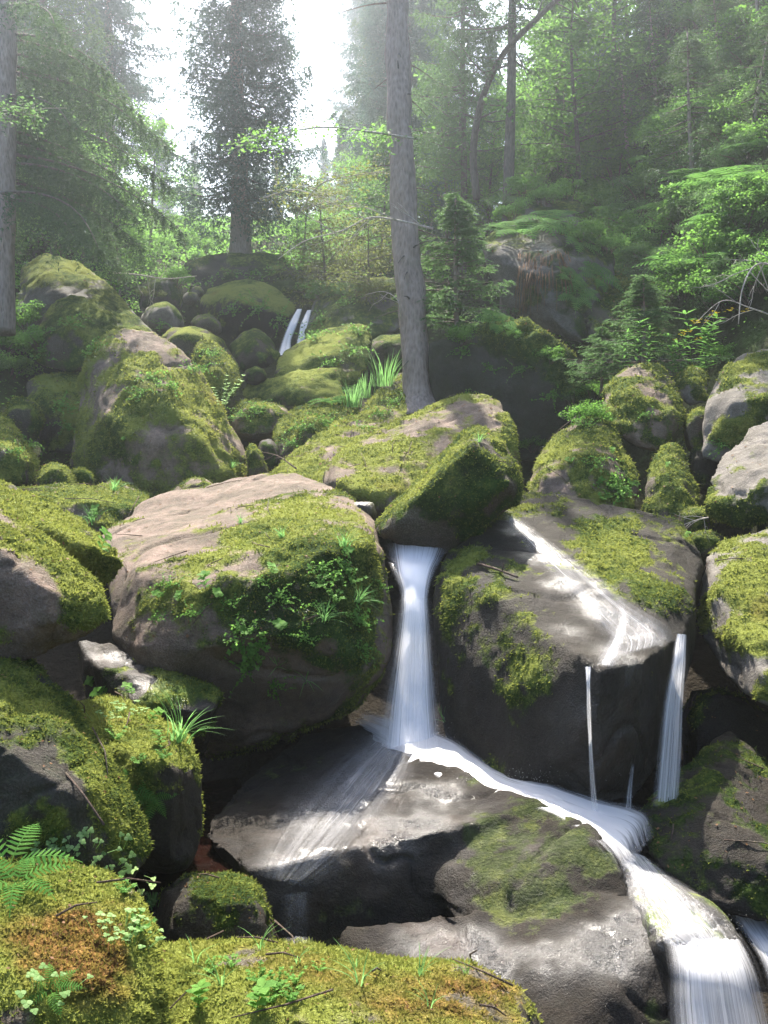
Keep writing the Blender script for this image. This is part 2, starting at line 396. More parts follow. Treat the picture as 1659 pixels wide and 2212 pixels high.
def rock(key, name, label, hulls, mat='brown', moss=.5, up=.5, hue=.35, rnd=.07, rough=1.0, spots=(), wet=0.0, blades=1.0, vs=1.0, seed=None, cat='boulder', strata=0, chips=9, cush=1.0):
    global _off
    if hulls and not isinstance(hulls[0], list): hulls = [hulls]
    seed = seed if seed is not None else len(ROCKS) * 7 + 3
    bm = bmesh.new(); ds = []
    for h in hulls:
        vs_ = [bm.verts.new(P(*q)) for q in h]; ds += [q[2] for q in h]
        r = bmesh.ops.convex_hull(bm, input=vs_, use_existing_faces=False)
        inter = [v for v in r['geom_interior'] if isinstance(v, bmesh.types.BMVert)] + [v for v in r['geom_unused'] if isinstance(v, bmesh.types.BMVert)]
        bmesh.ops.delete(bm, geom=list(set(v for v in inter if not v.link_faces)), context='VERTS')
    if len(hulls) == 1:      # chip the corners into irregular facets
        rg = np.random.default_rng(seed + 500)
        for q_ in range(chips):
            pts = np.array([v.co[:] for v in bm.verts]); ex = np.ptp(pts, axis=0); di = rg.normal(size=3); di /= np.linalg.norm(di)
            sp_ = pts @ di; cut = sp_.max() - rg.uniform(.015, .06) * np.ptp(sp_)
            bmesh.ops.bisect_plane(bm, geom=bm.verts[:] + bm.edges[:] + bm.faces[:], plane_co=Vector(di * cut), plane_no=Vector(di), clear_outer=True)
            vv = [v.co.copy() for v in bm.verts]; bm.free(); bm = bmesh.new(); nv_ = [bm.verts.new(c) for c in vv]
            bmesh.ops.remove_doubles(bm, verts=bm.verts, dist=.004)
            r = bmesh.ops.convex_hull(bm, input=bm.verts[:], use_existing_faces=False)
            dead = [v for v in bm.verts if not v.link_faces]; bmesh.ops.delete(bm, geom=dead, context='VERTS')
    bmesh.ops.recalc_face_normals(bm, faces=bm.faces)
    dm = float(np.percentile(ds, 25))
    me = bpy.data.meshes.new('tmp'); bm.to_mesh(me); bm.free()
    co = np.array([v.co[:] for v in me.vertices]); size = float(np.ptp(co, axis=0).mean())
    vox = max(dm * .0037 * vs, size / 110)
    o = bpy.data.objects.new('tmp', me); COL.objects.link(o)
    m = o.modifiers.new('r', 'REMESH'); m.mode = 'VOXEL'; m.voxel_size = vox
    k = int(min(60, max(3, (rnd * .6 * size / vox) ** 2)))
    m = o.modifiers.new('s', 'SMOOTH'); m.factor = .5; m.iterations = k
    dg = bpy.context.evaluated_depsgraph_get(); ev = o.evaluated_get(dg)
    m2 = bpy.data.meshes.new_from_object(ev)
    nv, nf = len(m2.vertices), len(m2.polygons)
    V = np.empty(nv * 3, np.float32); m2.vertices.foreach_get('co', V); V = V.reshape(-1, 3).astype(float)
    Nn = np.empty(nv * 3, np.float32); m2.vertices.foreach_get('normal', Nn); Nn = Nn.reshape(-1, 3).astype(float)
    Fq = np.empty(len(m2.loops), np.int32); m2.loops.foreach_get('vertex_index', Fq); Fq = Fq.reshape(nf, -1)
    bpy.data.objects.remove(o); bpy.data.meshes.remove(me); bpy.data.meshes.remove(m2)
    s = size
    dsp = fbm(V / (.42 * s), seed, 3) * .035 * s + fbm(V / (.13 * s), seed + 9, 4) * .015 * s * rough
    cr_ = np.abs(perlin(V / (.5 * s) * [1, 1, 1.6] + .25 * fbm(V / (.2 * s), seed + 13, 2)[:, None], seed + 12)); dsp -= np.exp(-(cr_ / .03) ** 2) * .012 * s * rough
    if strata:   # rounded ledges running along the face
        q = V[:, 2] * 1.0 + .25 * V[:, 0] + .25 * fbm(V / .8, seed + 4, 2)
        dsp += strata * (np.abs(((q / .33) % 1) - .5) - .25)
    # attributes
    mo = moss - .06 + up * (Nn[:, 2] - .25) + 1.3 * fbm(V / (.26 * s), seed + 21, 4) + .6 * fbm(V / (.02 * dm), seed + 23, 3)
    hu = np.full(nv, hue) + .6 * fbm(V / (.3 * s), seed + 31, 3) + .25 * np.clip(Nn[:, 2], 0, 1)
    we = np.full(nv, float(wet))
    if wet: we = np.clip(wet + .5 * fbm(V / .3, seed + 41, 3), 0, 1)
    bv = BVHTree.FromPolygons(V.tolist(), Fq.tolist()) if spots else None
    for sp in spots:
        px, py, r, kind, amt = sp[:5]
        oo, dd = ray(px, py); h = bv.ray_cast(oo, dd.normalized(), 80)[0]
        if h is None: continue
        dist = (Vector(h) - oo).length; rr = r * dist / F
        g = np.exp(-((V - np.array(h)) ** 2).sum(1) / (rr * rr))
        g *= np.clip(1 + 1.0 * fbm(V / (rr * .6), seed + 51, 3), 0, 2)
        if kind == 'm': mo += amt * g
        elif kind == 'h': hu += amt * g
        elif kind == 'w': we = np.clip(we + amt * g, 0, 1); mo -= (1.2 if 'dark' in mat else .45) * g * np.sign(amt)
        elif kind == 'd': dsp += amt * g
    mo = np.clip(mo, 0, 1); hu = np.clip(hu, 0, 2)
    mm = sstep(.3, .68, mo)
    cus = .05 * min(1.0, s) * dm / 6
    bil = .5 - np.abs(perlin(V / cus / 2.2, seed + 61)) + .5 * (.5 - np.abs(perlin(V / cus, seed + 62)))
    dsp += cush * mm * (.004 + .022 * bil) * min(1.6, max(.5, dm / 6)) * min(1.0, s)
    dsp += (1 - mm) * fbm(V / .06, seed + 71, 2) * .006
    V2 = V + Nn * dsp[:, None]
    base = np.array([V2[:, 0].mean(), V2[:, 1].mean(), V2[:, 2].min()])
    ob = build(name, V2, Fq, M[mat], loc=base, attrs=dict(moss=mo, hue=hu, wet=we))
    tag(ob, label, cat)
    ROCKS[key] = dict(V=V2, F=Fq, N=Nn, o=ob, moss=mm, hue=hu, d=dm)
    _ALLV.append(V2); _ALLF.append(Fq + _off); _off += nv
    # tufts of moss standing up from the cushions
    if blades and dm < 12.5:
        tri = Fq[:, :3]; fc = V2[tri].mean(1)
        e = np.cross(V2[Fq[:, 1]] - V2[Fq[:, 0]], V2[Fq[:, 2]] - V2[Fq[:, 0]]); ar = np.linalg.norm(e, axis=1)
        fn = e / (ar[:, None] + 1e-12)
        tc = CAM - fc; dist = np.linalg.norm(tc, axis=1); tc /= dist[:, None]
        fac = (fn * tc).sum(1)
        w = ar * mm[Fq].mean(1) * np.clip(fac * 4 + 1.2, 0, 1) / dist ** 2
        px, py, _ = proj(fc); w *= (px > -60) & (px < 1720) & (py > -50) & (py < 2270)
        ln = .006 + .0019 * dm
        nb = int(min(90000, blades * w.sum() * F * F / 24.0))
        if nb > 200:
            ii = RNG.choice(len(Fq), nb, p=w / w.sum())
            a = RNG.random((nb, 2)); q = V2[Fq[ii]]
            base_p = (q[:, 0] * (1 - a[:, :1]) + q[:, 1] * a[:, :1]) * (1 - a[:, 1:]) + (q[:, 3] * (1 - a[:, :1]) + q[:, 2] * a[:, :1]) * a[:, 1:]
            dr = fn[ii] + RNG.normal(size=(nb, 3)) * .55 + np.array([0, 0, -.25])
            dr /= np.linalg.norm(dr, axis=1)[:, None]
            L = ln * dist[ii] / dm * RNG.uniform(.5, 1.5, nb) 
            sd = np.cross(dr, RNG.normal(size=(nb, 3))); sd /= np.linalg.norm(sd, axis=1)[:, None]
            Wd = L * .28
            b0 = base_p - fn[ii] * .004
            VV = np.stack([b0 - sd * Wd[:, None], b0 + sd * Wd[:, None], b0 + dr * L[:, None]], 1).reshape(-1, 3)
            FF = np.arange(nb * 3).reshape(-1, 3)
            hb = np.repeat(hu[Fq[ii, 0]], 3)
            mb = build('moss', VV - base, FF, M['moss'], ob, smooth=False, attrs=dict(hue=hb)); mb['kind'] = 'stuff'
    return ob

# --- the cascade's own boulders
rock('B1', 'river_boulder', 'huge squarish boulder left of the main waterfall, bare pinkish top, leafy dark front',
     [[(222, 1150, 7.2), (300, 1092, 7.9), (410, 1055, 8.2), (500, 1036, 8.3), (640, 1018, 8.2), (690, 1034, 7.9), (745, 1062, 7.5),
      (800, 1125, 6.9), (832, 1195, 6.3), (222, 1225, 6.2), (300, 1218, 5.75), (420, 1226, 5.55), (560, 1206, 5.5), (700, 1188, 5.6), (790, 1180, 5.8),
      (850, 1330, 6.1), (838, 1420, 6.0), (770, 1420, 5.5), (240, 1380, 5.6), (300, 1400, 5.35), (560, 1400, 5.25), (700, 1400, 5.3), (300, 1480, 5.4), (450, 1560, 5.5), (600, 1570, 5.5), (760, 1530, 5.9),
      (450, 1640, 6.0), (620, 1590, 6.0), (640, 1100, 9.2), (400, 1140, 9.0), (700, 1400, 8.0), (350, 1400, 8)]],
     'pink', moss=.54, up=.1, hue=.42, rnd=.03, rough=.8, strata=.01, chips=3,
     spots=[(330, 1130, 130, 'm', -1.2), (470, 1070, 130, 'm', -.9), (600, 1040, 90, 'm', -.9), (560, 1110, 80, 'm', -.5), (400, 1170, 100, 'm', -.8), (520, 1190, 60, 'm', -.4), (330, 1090, 100, 'm', -1), (700, 1120, 110, 'm', .8), (620, 1150, 80, 'm', .6), (700, 1110, 150, 'h', .5),
            (770, 1180, 60, 'm', .6), (480, 1290, 90, 'm', .7), (640, 1280, 110, 'm', .8), (740, 1330, 100, 'm', .8), (360, 1290, 60, 'm', .6), (600, 1330, 260, 'h', -.25), (440, 1250, 28, 'm', -1.2),
            (420, 1460, 110, 'm', .1), (560, 1480, 140, 'w', .35), (400, 1550, 100, 'w', .5), (700, 1470, 120, 'w', .55), (820, 1350, 60, 'w', .6), (270, 1440, 60, 'w', .6), (480, 1400, 160, 'w', .25), (690, 1300, 50, 'm', .5)])
rock('B1b', 'wet_ledge', 'low wet ledge with a shining patch poking out under the huge pink topped boulder',
     [[(170, 1385, 5.6), (250, 1392, 5.6), (330, 1440, 5.4), (420, 1470, 5.4), (480, 1500, 5.2), (450, 1560, 5.0), (400, 1570, 4.95), (300, 1520, 5.0), (220, 1450, 5.2), (180, 1440, 5.4),
      (300, 1600, 5.6), (440, 1640, 5.6), (250, 1430, 6.4), (420, 1500, 6.4), (200, 1600, 5.6)]],
     'dark', moss=.25, up=.1, hue=.3, rnd=.03, rough=2, wet=.25, spots=[(420, 1480, 80, 'm', .9), (330, 1560, 80, 'm', .7), (200, 1440, 40, 'm', .3), (240, 1420, 40, 'w', .45), (310, 1480, 40, 'w', .5), (430, 1545, 40, 'w', .5)])
rock('B2', 'river_boulder', 'big wet slab right of the main waterfall, water running over its flat top',
     [[(1030, 1150, 6.5), (1075, 1105, 6.9), (1130, 1063, 7.3), (1300, 1097, 7.2), (1400, 1112, 7.1), (1465, 1135, 7.0), (1515, 1212, 6.6), (1500, 1320, 6.0),
      (1482, 1375, 5.5), (1400, 1425, 5.0), (1300, 1446, 4.8), (1250, 1412, 4.9), (1090, 1302, 5.5), (945, 1248, 6.1), (970, 1200, 6.4),
      (932, 1320, 6.0), (948, 1450, 5.9), (965, 1620, 5.7), (1100, 1700, 5.15), (1290, 1745, 4.9), (1380, 1745, 5.05), (1460, 1600, 5.4), (1480, 1480, 5.6),
      (1100, 1500, 5.2), (1280, 1600, 4.75), (1380, 1600, 4.95), (1500, 1250, 7.4), (1150, 1200, 8), (1400, 1400, 7)]],
     'dark', moss=.12, up=.1, hue=.45, rnd=.026, chips=2, rough=.7,
     spots=[(1000, 1220, 55, 'm', 1.0), (1060, 1280, 40, 'm', .9), (1000, 1270, 40, 'm', .9), (960, 1260, 40, 'm', .6), (1240, 1120, 70, 'm', .45), (1350, 1200, 100, 'm', .6), (1420, 1280, 80, 'm', .6), (1300, 1150, 90, 'm', .5), (1440, 1130, 40, 'm', .6), (1400, 1160, 40, 'm', -.6),
            (1120, 1450, 120, 'm', .25), (1105, 1145, 34, 'w', .9), (1150, 1200, 40, 'w', .9), (1210, 1260, 44, 'w', .9), (1290, 1310, 50, 'w', .9), (1360, 1340, 50, 'w', .9), (1340, 1410, 50, 'w', .9), (1230, 1350, 40, 'w', .6), (1430, 1370, 40, 'w', .9), (1030, 1185, 40, 'm', .7), (1080, 1230, 60, 'm', .25), (1330, 1600, 150, 'w', .6), (1250, 1250, 45, 'h', .3)])
rock('B3', 'tilted_boulder', 'wedge shaped boulder leaning over the top of the main waterfall, bright edge, dark face',
     [[(806, 1142, 6.75), (840, 1104, 6.9), (905, 1044, 7.0), (960, 994, 7.05), (1006, 934, 7.0), (1040, 922, 6.9), (1088, 962, 6.7), (1132, 1046, 6.5), (1126, 1084, 6.45),
      (1060, 1140, 6.45), (1000, 1185, 6.45), (955, 1200, 6.5), (880, 1182, 6.5), (818, 1160, 6.5), (850, 1128, 6.3), (940, 1052, 6.35), (1022, 962, 6.4), (1095, 1045, 6.25), (960, 1120, 6.25), (1000, 1100, 7.6), (900, 1110, 7.4)]],
     'brown', moss=.72, up=.35, hue=.45, rnd=.025, chips=2, spots=[(870, 1160, 70, 'm', -.9), (940, 1170, 60, 'm', -.8), (1050, 965, 22, 'm', -1.2), (950, 1020, 80, 'h', .5), (1000, 1080, 110, 'h', -.6), (900, 1120, 60, 'h', -.4), (940, 1010, 50, 'm', .4), (870, 1090, 50, 'm', .4)])
rock('B4', 'mossy_boulder', 'large yellow green boulder directly behind the leaning wedge shaped one',
     [[(690, 1022, 8.7), (770, 958, 9.3), (850, 910, 9.7), (950, 870, 10.0), (1030, 853, 10.0), (1080, 865, 9.8), (1108, 905, 9.4), (1130, 1035, 9.0),
      (840, 1087, 8.1), (760, 1064, 8.2), (1060, 1090, 8.4), (950, 1080, 8.2), (1000, 1180, 8.6), (760, 1150, 8.6), (1040, 890, 9.4), (950, 960, 10.8), (740, 1080, 10.2), (1100, 1050, 10)]],
     'pink', moss=.42, up=.45, hue=.8, rnd=.035, spots=[(930, 930, 70, 'm', -.55), (1020, 880, 50, 'm', -.3), (790, 1030, 130, 'h', .1), (1090, 950, 70, 'h', -.4)])
rock('B4b', 'wet_stone', 'small black wet stone wedged between the pink topped boulder and the wedge shaped one',
     slab([(748, 1095), (770, 1082), (808, 1085), (816, 1110), (806, 1130), (765, 1120)], 7.0, .4, .1), 'dark', moss=0, wet=.8, blades=0, cat='stone')
rock('C1', 'river_boulder', 'low wide wet boulder under the main waterfall, mossy hump and shining lower ledge',
     [[(436, 1800, 4.6), (470, 1735, 5.0), (560, 1650, 5.5), (650, 1590, 5.9), (790, 1562, 6.0), (850, 1600, 5.7), (930, 1662, 5.3), (1060, 1712, 5.0), (1180, 1742, 4.75),
       (540, 1880, 4.25), (590, 1945, 4.25), (700, 1900, 4.45), (850, 1845, 4.64), (940, 1842, 4.62), (610, 2060, 4.2), (850, 2050, 4.32), (960, 1990, 4.4), (1000, 1870, 4.7), (700, 2000, 5), (1000, 1900, 5.2)],
      [(905, 1840, 4.6), (950, 1782, 4.8), (1050, 1738, 4.9), (1180, 1742, 4.75), (1265, 1785, 4.5), (1330, 1860, 4.3), (1362, 1930, 4.18), (1360, 2010, 4.08),
       (1220, 2020, 4.02), (1010, 2005, 4.12), (925, 1925, 4.42), (1140, 1850, 4.38), (1110, 1920, 4.15), (1000, 2060, 4.3), (1300, 2060, 4.2), (1200, 1900, 5)],
      [(740, 2010, 4.05), (860, 1985, 4.1), (1010, 1995, 4.05), (1200, 1985, 4.05), (1370, 1925, 4.15), (1440, 2000, 3.95), (1450, 2040, 3.8), (1440, 2230, 3.6), (1200, 2240, 3.45), (1100, 2125, 3.68), (980, 2085, 3.78),
       (800, 2080, 3.85), (1380, 2080, 3.72), (1220, 2075, 3.75), (700, 2150, 3.9), (1250, 2300, 3.6)]],
     'wetdark', moss=0., up=.0, hue=.2, rnd=.036, vs=.8, blades=0, cush=.1, wet=.12,
     spots=[(1010, 1800, 60, 'm', .45), (1100, 1790, 80, 'm', .5), (1210, 1830, 80, 'm', .5), (1060, 1870, 70, 'm', .42), (1180, 1910, 80, 'm', .45), (1290, 1860, 50, 'm', .6), (1120, 1960, 60, 'm', .35), (1250, 1970, 60, 'm', .4), (1090, 1850, 220, 'h', -.1),
            (890, 1775, 80, 'w', 1.0), (950, 1710, 55, 'w', .9), (820, 1830, 60, 'w', .8), (700, 1780, 90, 'w', .3), (620, 1860, 80, 'w', .35), (950, 2035, 90, 'w', 1), (1060, 2070, 60, 'w', 1), (1300, 2040, 60, 'w', 1), (1200, 2060, 60, 'w', .6), (1390, 2000, 70, 'w', 1), (1330, 2080, 60, 'w', .5)])
rock('C2', 'chute_rock', 'smooth rounded rock under the fast chute at the lower right',
     [[(1340, 1850, 4.5), (1400, 1860, 4.6), (1480, 1905, 4.5), (1545, 1955, 4.3), (1600, 2030, 4.0), (1500, 2030, 3.7), (1430, 2040, 3.65), (1360, 1960, 4.0),
      (1450, 2230, 3.7), (1600, 2230, 3.8), (1540, 2120, 3.65), (1400, 2230, 4.2), (1640, 2240, 4.4), (1450, 1900, 5.2)]], 'dark', moss=0, wet=.8, blades=0, rnd=.06)
# --- left foreground
rock('L10', 'mossy_boulder', 'moss covered boulder at the left edge, bright grass tuft near its end',
     [[(-160, 1010, 5.4), (0, 1045, 5.3), (60, 1058, 5.2), (150, 1110, 5.0), (230, 1165, 4.8), (275, 1218, 4.6), (262, 1262, 4.5), (200, 1290, 4.6), (0, 1300, 4.8), (-160, 1300, 5.0), (100, 1140, 4.6), (230, 1220, 4.45),
      (0, 1150, 6.0), (200, 1230, 5.4), (-160, 1150, 6.2)]], 'brown', moss=.85, up=.4, hue=.6, rnd=.05, blades=1.6)
rock('L11', 'mossy_boulder', 'overhanging left edge boulder, reddish bare side under a thick mossy back',
     [[(-220, 1060, 4.3), (0, 1090, 4.3), (40, 1108, 4.3), (130, 1190, 4.15), (205, 1255, 4.0), (243, 1296, 3.95), (235, 1340, 3.9), (160, 1392, 3.85), (60, 1425, 3.85), (0, 1445, 3.85), (-220, 1450, 3.9),
      (0, 1180, 3.8), (90, 1270, 3.72), (-200, 1200, 3.8), (100, 1350, 3.7), (0, 1300, 5.0), (150, 1330, 4.7), (-200, 1300, 5.0)]], 'pink', moss=.5, up=.7, hue=.5, rnd=.045, blades=2.0,
     spots=[(20, 1250, 90, 'm', -1.0), (60, 1310, 70, 'm', -.6), (180, 1290, 60, 'm', .8), (200, 1340, 40, 'm', .5), (20, 1370, 90, 'm', .1), (130, 1210, 60, 'm', .6), (180, 1290, 80, 'h', .25)])
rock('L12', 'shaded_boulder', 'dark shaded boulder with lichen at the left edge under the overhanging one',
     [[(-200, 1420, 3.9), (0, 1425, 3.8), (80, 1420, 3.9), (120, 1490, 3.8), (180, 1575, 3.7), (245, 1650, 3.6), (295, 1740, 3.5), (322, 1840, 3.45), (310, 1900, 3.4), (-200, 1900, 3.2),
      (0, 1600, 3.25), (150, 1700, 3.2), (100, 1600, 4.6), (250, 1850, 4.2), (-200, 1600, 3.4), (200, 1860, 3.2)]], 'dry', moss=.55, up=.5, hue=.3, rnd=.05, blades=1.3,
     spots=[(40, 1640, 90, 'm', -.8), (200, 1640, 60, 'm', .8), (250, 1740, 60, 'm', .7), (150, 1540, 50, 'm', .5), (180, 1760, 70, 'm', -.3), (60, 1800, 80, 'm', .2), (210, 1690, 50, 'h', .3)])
rock('L13', 'mossy_boulder', 'steep mossy block with pale leafy sprouts, right of the dark lichen boulder',
     [[(145, 1530, 4.6), (170, 1505, 4.9), (250, 1505, 4.9), (320, 1528, 4.8), (400, 1582, 4.6), (432, 1645, 4.4), (437, 1800, 4.3), (405, 1880, 4.2), (330, 1900, 4.1), (220, 1720, 4.0), (170, 1600, 4.2), (340, 1640, 4.05), (400, 1680, 4.05),
      (380, 1850, 4.0), (250, 1700, 5.2), (400, 1800, 4.9), (200, 1850, 4.4)]], 'dark', moss=.62, up=.75, hue=.55, rnd=.04, blades=1.4, spots=[(400, 1780, 80, 'm', -.7), (350, 1830, 80, 'm', -.6), (300, 1640, 60, 'm', .3), (250, 1560, 90, 'h', .3)])
rock('L14', 'mossy_boulder', 'sunlit bottom left boulder with rust orange and yellow moss',
     [[(-150, 1850, 2.95), (0, 1862, 2.95), (60, 1838, 3.0), (150, 1845, 3.0), (255, 1885, 2.95), (305, 1940, 2.85), (332, 2010, 2.75), (345, 2090, 2.65), (375, 2230, 2.5), (300, 2300, 2.4), (-150, 2300, 2.2),
      (100, 2000, 2.6), (200, 2120, 2.45), (0, 2100, 2.4), (-150, 2000, 2.5), (200, 2250, 3.2), (-100, 2200, 3.2)]], 'brown', moss=.95, up=.3, hue=.62, rnd=.05, vs=.9, blades=2.2,
     spots=[(170, 1985, 130, 'h', .7), (200, 2060, 90, 'h', .55), (110, 2060, 120, 'h', .55), (70, 2140, 90, 'h', .3), (240, 2130, 80, 'h', .3), (300, 2060, 40, 'h', -.6), (60, 1880, 80, 'h', -.5), (40, 2180, 60, 'h', -.6), (290, 1990, 40, 'm', -.2)])
rock('L15', 'shaded_stone', 'rounded dark mossy stone beside the brown pool, behind the bottom boulder',
     slab([(342, 1990), (350, 1930), (400, 1890), (500, 1880), (553, 1903), (585, 1960), (600, 2050), (600, 2130), (340, 2130)], 3.85, .8, .25, tilt=.25, inset=.75), 'dark', moss=.45, up=.55, hue=.15, rnd=.06,
     spots=[(480, 1920, 50, 'm', .6), (400, 1990, 70, 'm', -.5), (470, 2000, 60, 'm', -.4)])
rock('L16', 'mossy_boulder', 'long brownish moss boulder across the bottom of the picture with small sprouts',
     [[(345, 2040, 3.2), (450, 2030, 3.25), (650, 2045, 3.25), (850, 2055, 3.2), (1000, 2080, 3.1), (1100, 2122, 3.0), (1180, 2175, 2.9), (1225, 2240, 2.8), (1240, 2330, 2.7), (330, 2330, 2.5), (360, 2150, 2.85),
      (600, 2120, 2.85), (850, 2130, 2.8), (1050, 2200, 2.75), (500, 2230, 2.5), (900, 2260, 2.55), (700, 2200, 4.0), (400, 2200, 3.8), (1000, 2250, 3.7)]], 'brown', moss=.72, up=.25, hue=.78, rnd=.04, vs=.9, blades=1.8,
     spots=[(900, 2150, 200, 'h', .5), (600, 2090, 140, 'h', .4), (1050, 2150, 120, 'h', .5), (560, 2140, 40, 'm', -.4), (750, 2160, 40, 'm', -.4), (980, 2160, 40, 'm', -.5), (1030, 2120, 30, 'm', -.5), (420, 2090, 70, 'h', -.5), (650, 2170, 80, 'h', -.5)])
# --- left middle
rock('B5', 'mossy_boulder', 'tall egg shaped mossy boulder, the biggest one standing behind the pink topped boulder',
     [[(236, 714, 11.6), (280, 708, 11.6), (335, 716, 11.6), (380, 745, 11.5), (432, 803, 11.4), (482, 880, 11.2), (522, 950, 11.0), (548, 1020, 10.9), (552, 1075, 10.7), (430, 1090, 10.2), (300, 1080, 10.2), (190, 1045, 10.6), (153, 1010, 11),
      (160, 930, 11.2), (173, 835, 11.4), (190, 770, 11.5), (280, 800, 10.7), (420, 950, 10.2), (300, 960, 10.1), (230, 900, 10.4), (350, 860, 10.4), (480, 1030, 10.2), (300, 850, 13), (450, 1000, 12.6), (230, 1000, 12.6)]],
     'pink', moss=.56, up=.35, hue=.62, rnd=.06, chips=1, spots=[(315, 740, 36, 'm', -1.0), (370, 780, 30, 'm', -.6), (335, 850, 25, 'm', -.5), (350, 930, 25, 'm', -.5), (330, 860, 70, 'h', -.2), (440, 850, 70, 'h', .5), (480, 960, 60, 'h', .4), (260, 1020, 100, 'm', -.3), (230, 950, 60, 'h', -.3), (300, 950, 160, 'm', .25)])
rock('L1', 'mossy_boulder', 'long rock back sloping down to the right behind the egg shaped boulder, lichen spotted side',
     [[(45, 575, 15.5), (95, 543, 15.6), (165, 560, 15.5), (232, 612, 15.2), (290, 680, 14.8), (345, 728, 14.4), (372, 760, 14.2), (330, 800, 13.9), (100, 800, 14.2), (35, 690, 14.8), (120, 620, 14.6), (220, 700, 14.1), (200, 700, 17), (80, 680, 17)]],
     'grey', moss=.45, up=.7, hue=.4, rnd=.04, spots=[(120, 640, 50, 'm', -.5), (180, 640, 30, 'm', -.6), (90, 700, 40, 'm', -.5)])
rock('L2', 'mossy_boulder', 'green leafy boulder left above the egg shaped one, below the long rock back',
     [[(95, 680, 13.4), (120, 650, 13.5), (157, 631, 13.5), (215, 655, 13.4), (258, 690, 13.1), (265, 720, 13), (235, 790, 12.7), (170, 815, 12.6), (90, 800, 12.8), (60, 760, 13), (150, 700, 12.7), (150, 740, 14.8)]], 'brown', moss=.75, up=.5, hue=.35, rnd=.06)
rock('L3', 'mossy_boulder', 'flat topped mossy boulder touching the left side of the egg shaped one',
     [[(52, 822, 12.8), (100, 808, 13), (150, 800, 13), (215, 800, 13), (210, 960, 12), (150, 985, 11.9), (95, 985, 12), (60, 900, 12.4), (120, 870, 12.1), (130, 900, 14)]], 'brown', moss=.8, up=.5, hue=.5, rnd=.05, spots=[(130, 980, 50, 'm', -.8)])
rock('L4', 'mossy_stone', 'rounded brown mossy stone left of the flat topped one', slab([(8, 900), (18, 872), (42, 857), (75, 866), (94, 905), (88, 945), (60, 972), (20, 960)], 11.6, .8, .35), 'brown', moss=.55, hue=.25)
rock('L5', 'mossy_boulder', 'mossy boulder at the left edge with a sloping back, above the squat bright one',
     [[(-80, 870, 11), (0, 888, 11), (22, 905, 10.9), (48, 960, 10.6), (88, 1005, 10.3), (85, 1050, 10), (-80, 1060, 10), (20, 960, 10), (-40, 960, 11.8)]], 'brown', moss=.75, hue=.4)
rock('L6', 'mossy_boulder', 'squat bright mossy boulder cut by the left edge, next to a little trickle',
     slab([(-90, 950), (0, 951), (45, 960), (68, 990), (70, 1045), (20, 1062), (-90, 1070)], 9.8, 1.0, .35), 'brown', moss=.8, hue=.45)
rock('L7', 'mossy_stone', 'small rounded mossy stone in front of the foot of the egg shaped boulder', slab([(74, 1052), (82, 1022), (110, 1000), (140, 1006), (164, 1036), (165, 1065), (90, 1072)], 9.6, .6, .25), 'brown', moss=.75, hue=.5, cat='stone')
rock('L8', 'mossy_stone', 'smaller dark stone tucked between the small rounded one and the egg shaped boulder', slab([(150, 1020), (172, 1010), (196, 1018), (204, 1050), (160, 1062)], 9.9, .5, .2), 'brown', moss=.6, hue=.2, cat='stone')
rock('L9', 'mossy_boulder', 'low lumpy mossy rock with a grass blade, left behind the pink topped boulder',
     [[(18, 1056, 8.9), (70, 1052, 9), (120, 1078, 8.8), (180, 1060, 9), (245, 1048, 9), (300, 1062, 8.9), (330, 1078, 8.7), (300, 1120, 8.2), (220, 1160, 8), (90, 1150, 8), (30, 1100, 8.4), (200, 1090, 8.1), (200, 1130, 9.8)]], 'pink', moss=.6, hue=.35, rnd=.04)
rock('L9b', 'brown_stone', 'bare brown rock knob peeping over the left of the pink topped boulder', slab([(355, 1075), (380, 1050), (420, 1032), (450, 1036), (470, 1055), (460, 1100), (370, 1110)], 9.6, .6, .2), 'pink', moss=.3, hue=.35, cat='stone')
rock('L9c', 'brown_stone', 'brown rounded rock lying between the lumpy rock and the egg shaped boulder', slab([(215, 1055), (240, 1036), (262, 1040), (270, 1060), (340, 1072), (350, 1100), (220, 1100)], 9.9, .5, .2), 'pink', moss=.35, hue=.3, cat='stone')
# --- middle of the stream
rock('B6a', 'mossy_boulder', 'smooth olive boulder behind the upper right of the egg shaped one',
     slab([(345, 730), (370, 708), (410, 706), (450, 716), (490, 742), (515, 790), (500, 850), (400, 860), (350, 800)], 14.2, 1.4, .4), 'brown', moss=.6, hue=.5, rnd=.07)
rock('B6b', 'mossy_boulder', 'bright green boulder with a sunlit ridge right of the egg shaped one',
     [[(414, 768, 13), (425, 738, 13.2), (455, 733, 13.2), (488, 760, 13.1), (512, 795, 12.9), (524, 835, 12.7), (505, 870, 12.4), (450, 880, 12.3), (420, 840, 12.5), (455, 790, 12.4), (470, 800, 14)]], 'brown', moss=.85, hue=.5, rnd=.05)
rock('B7', 'shaded_boulder', 'dark pyramid like boulder left of the distant upper falls', [[(490, 745, 15), (520, 720, 15.2), (547, 706, 15.2), (572, 718, 15.1), (606, 768, 14.8), (585, 800, 14.4), (525, 810, 14.4), (495, 780, 14.6), (550, 750, 14.4), (545, 760, 16)]], 'dark', moss=.55, hue=.15, rnd=.04)
rock('B7b', 'dark_stone', 'little dark rounded stone right of the bright green boulder', slab([(522, 822), (530, 800), (552, 790), (575, 800), (580, 822), (550, 835)], 13.4, .5, .2), 'dark', moss=.4, hue=.2, cat='stone')
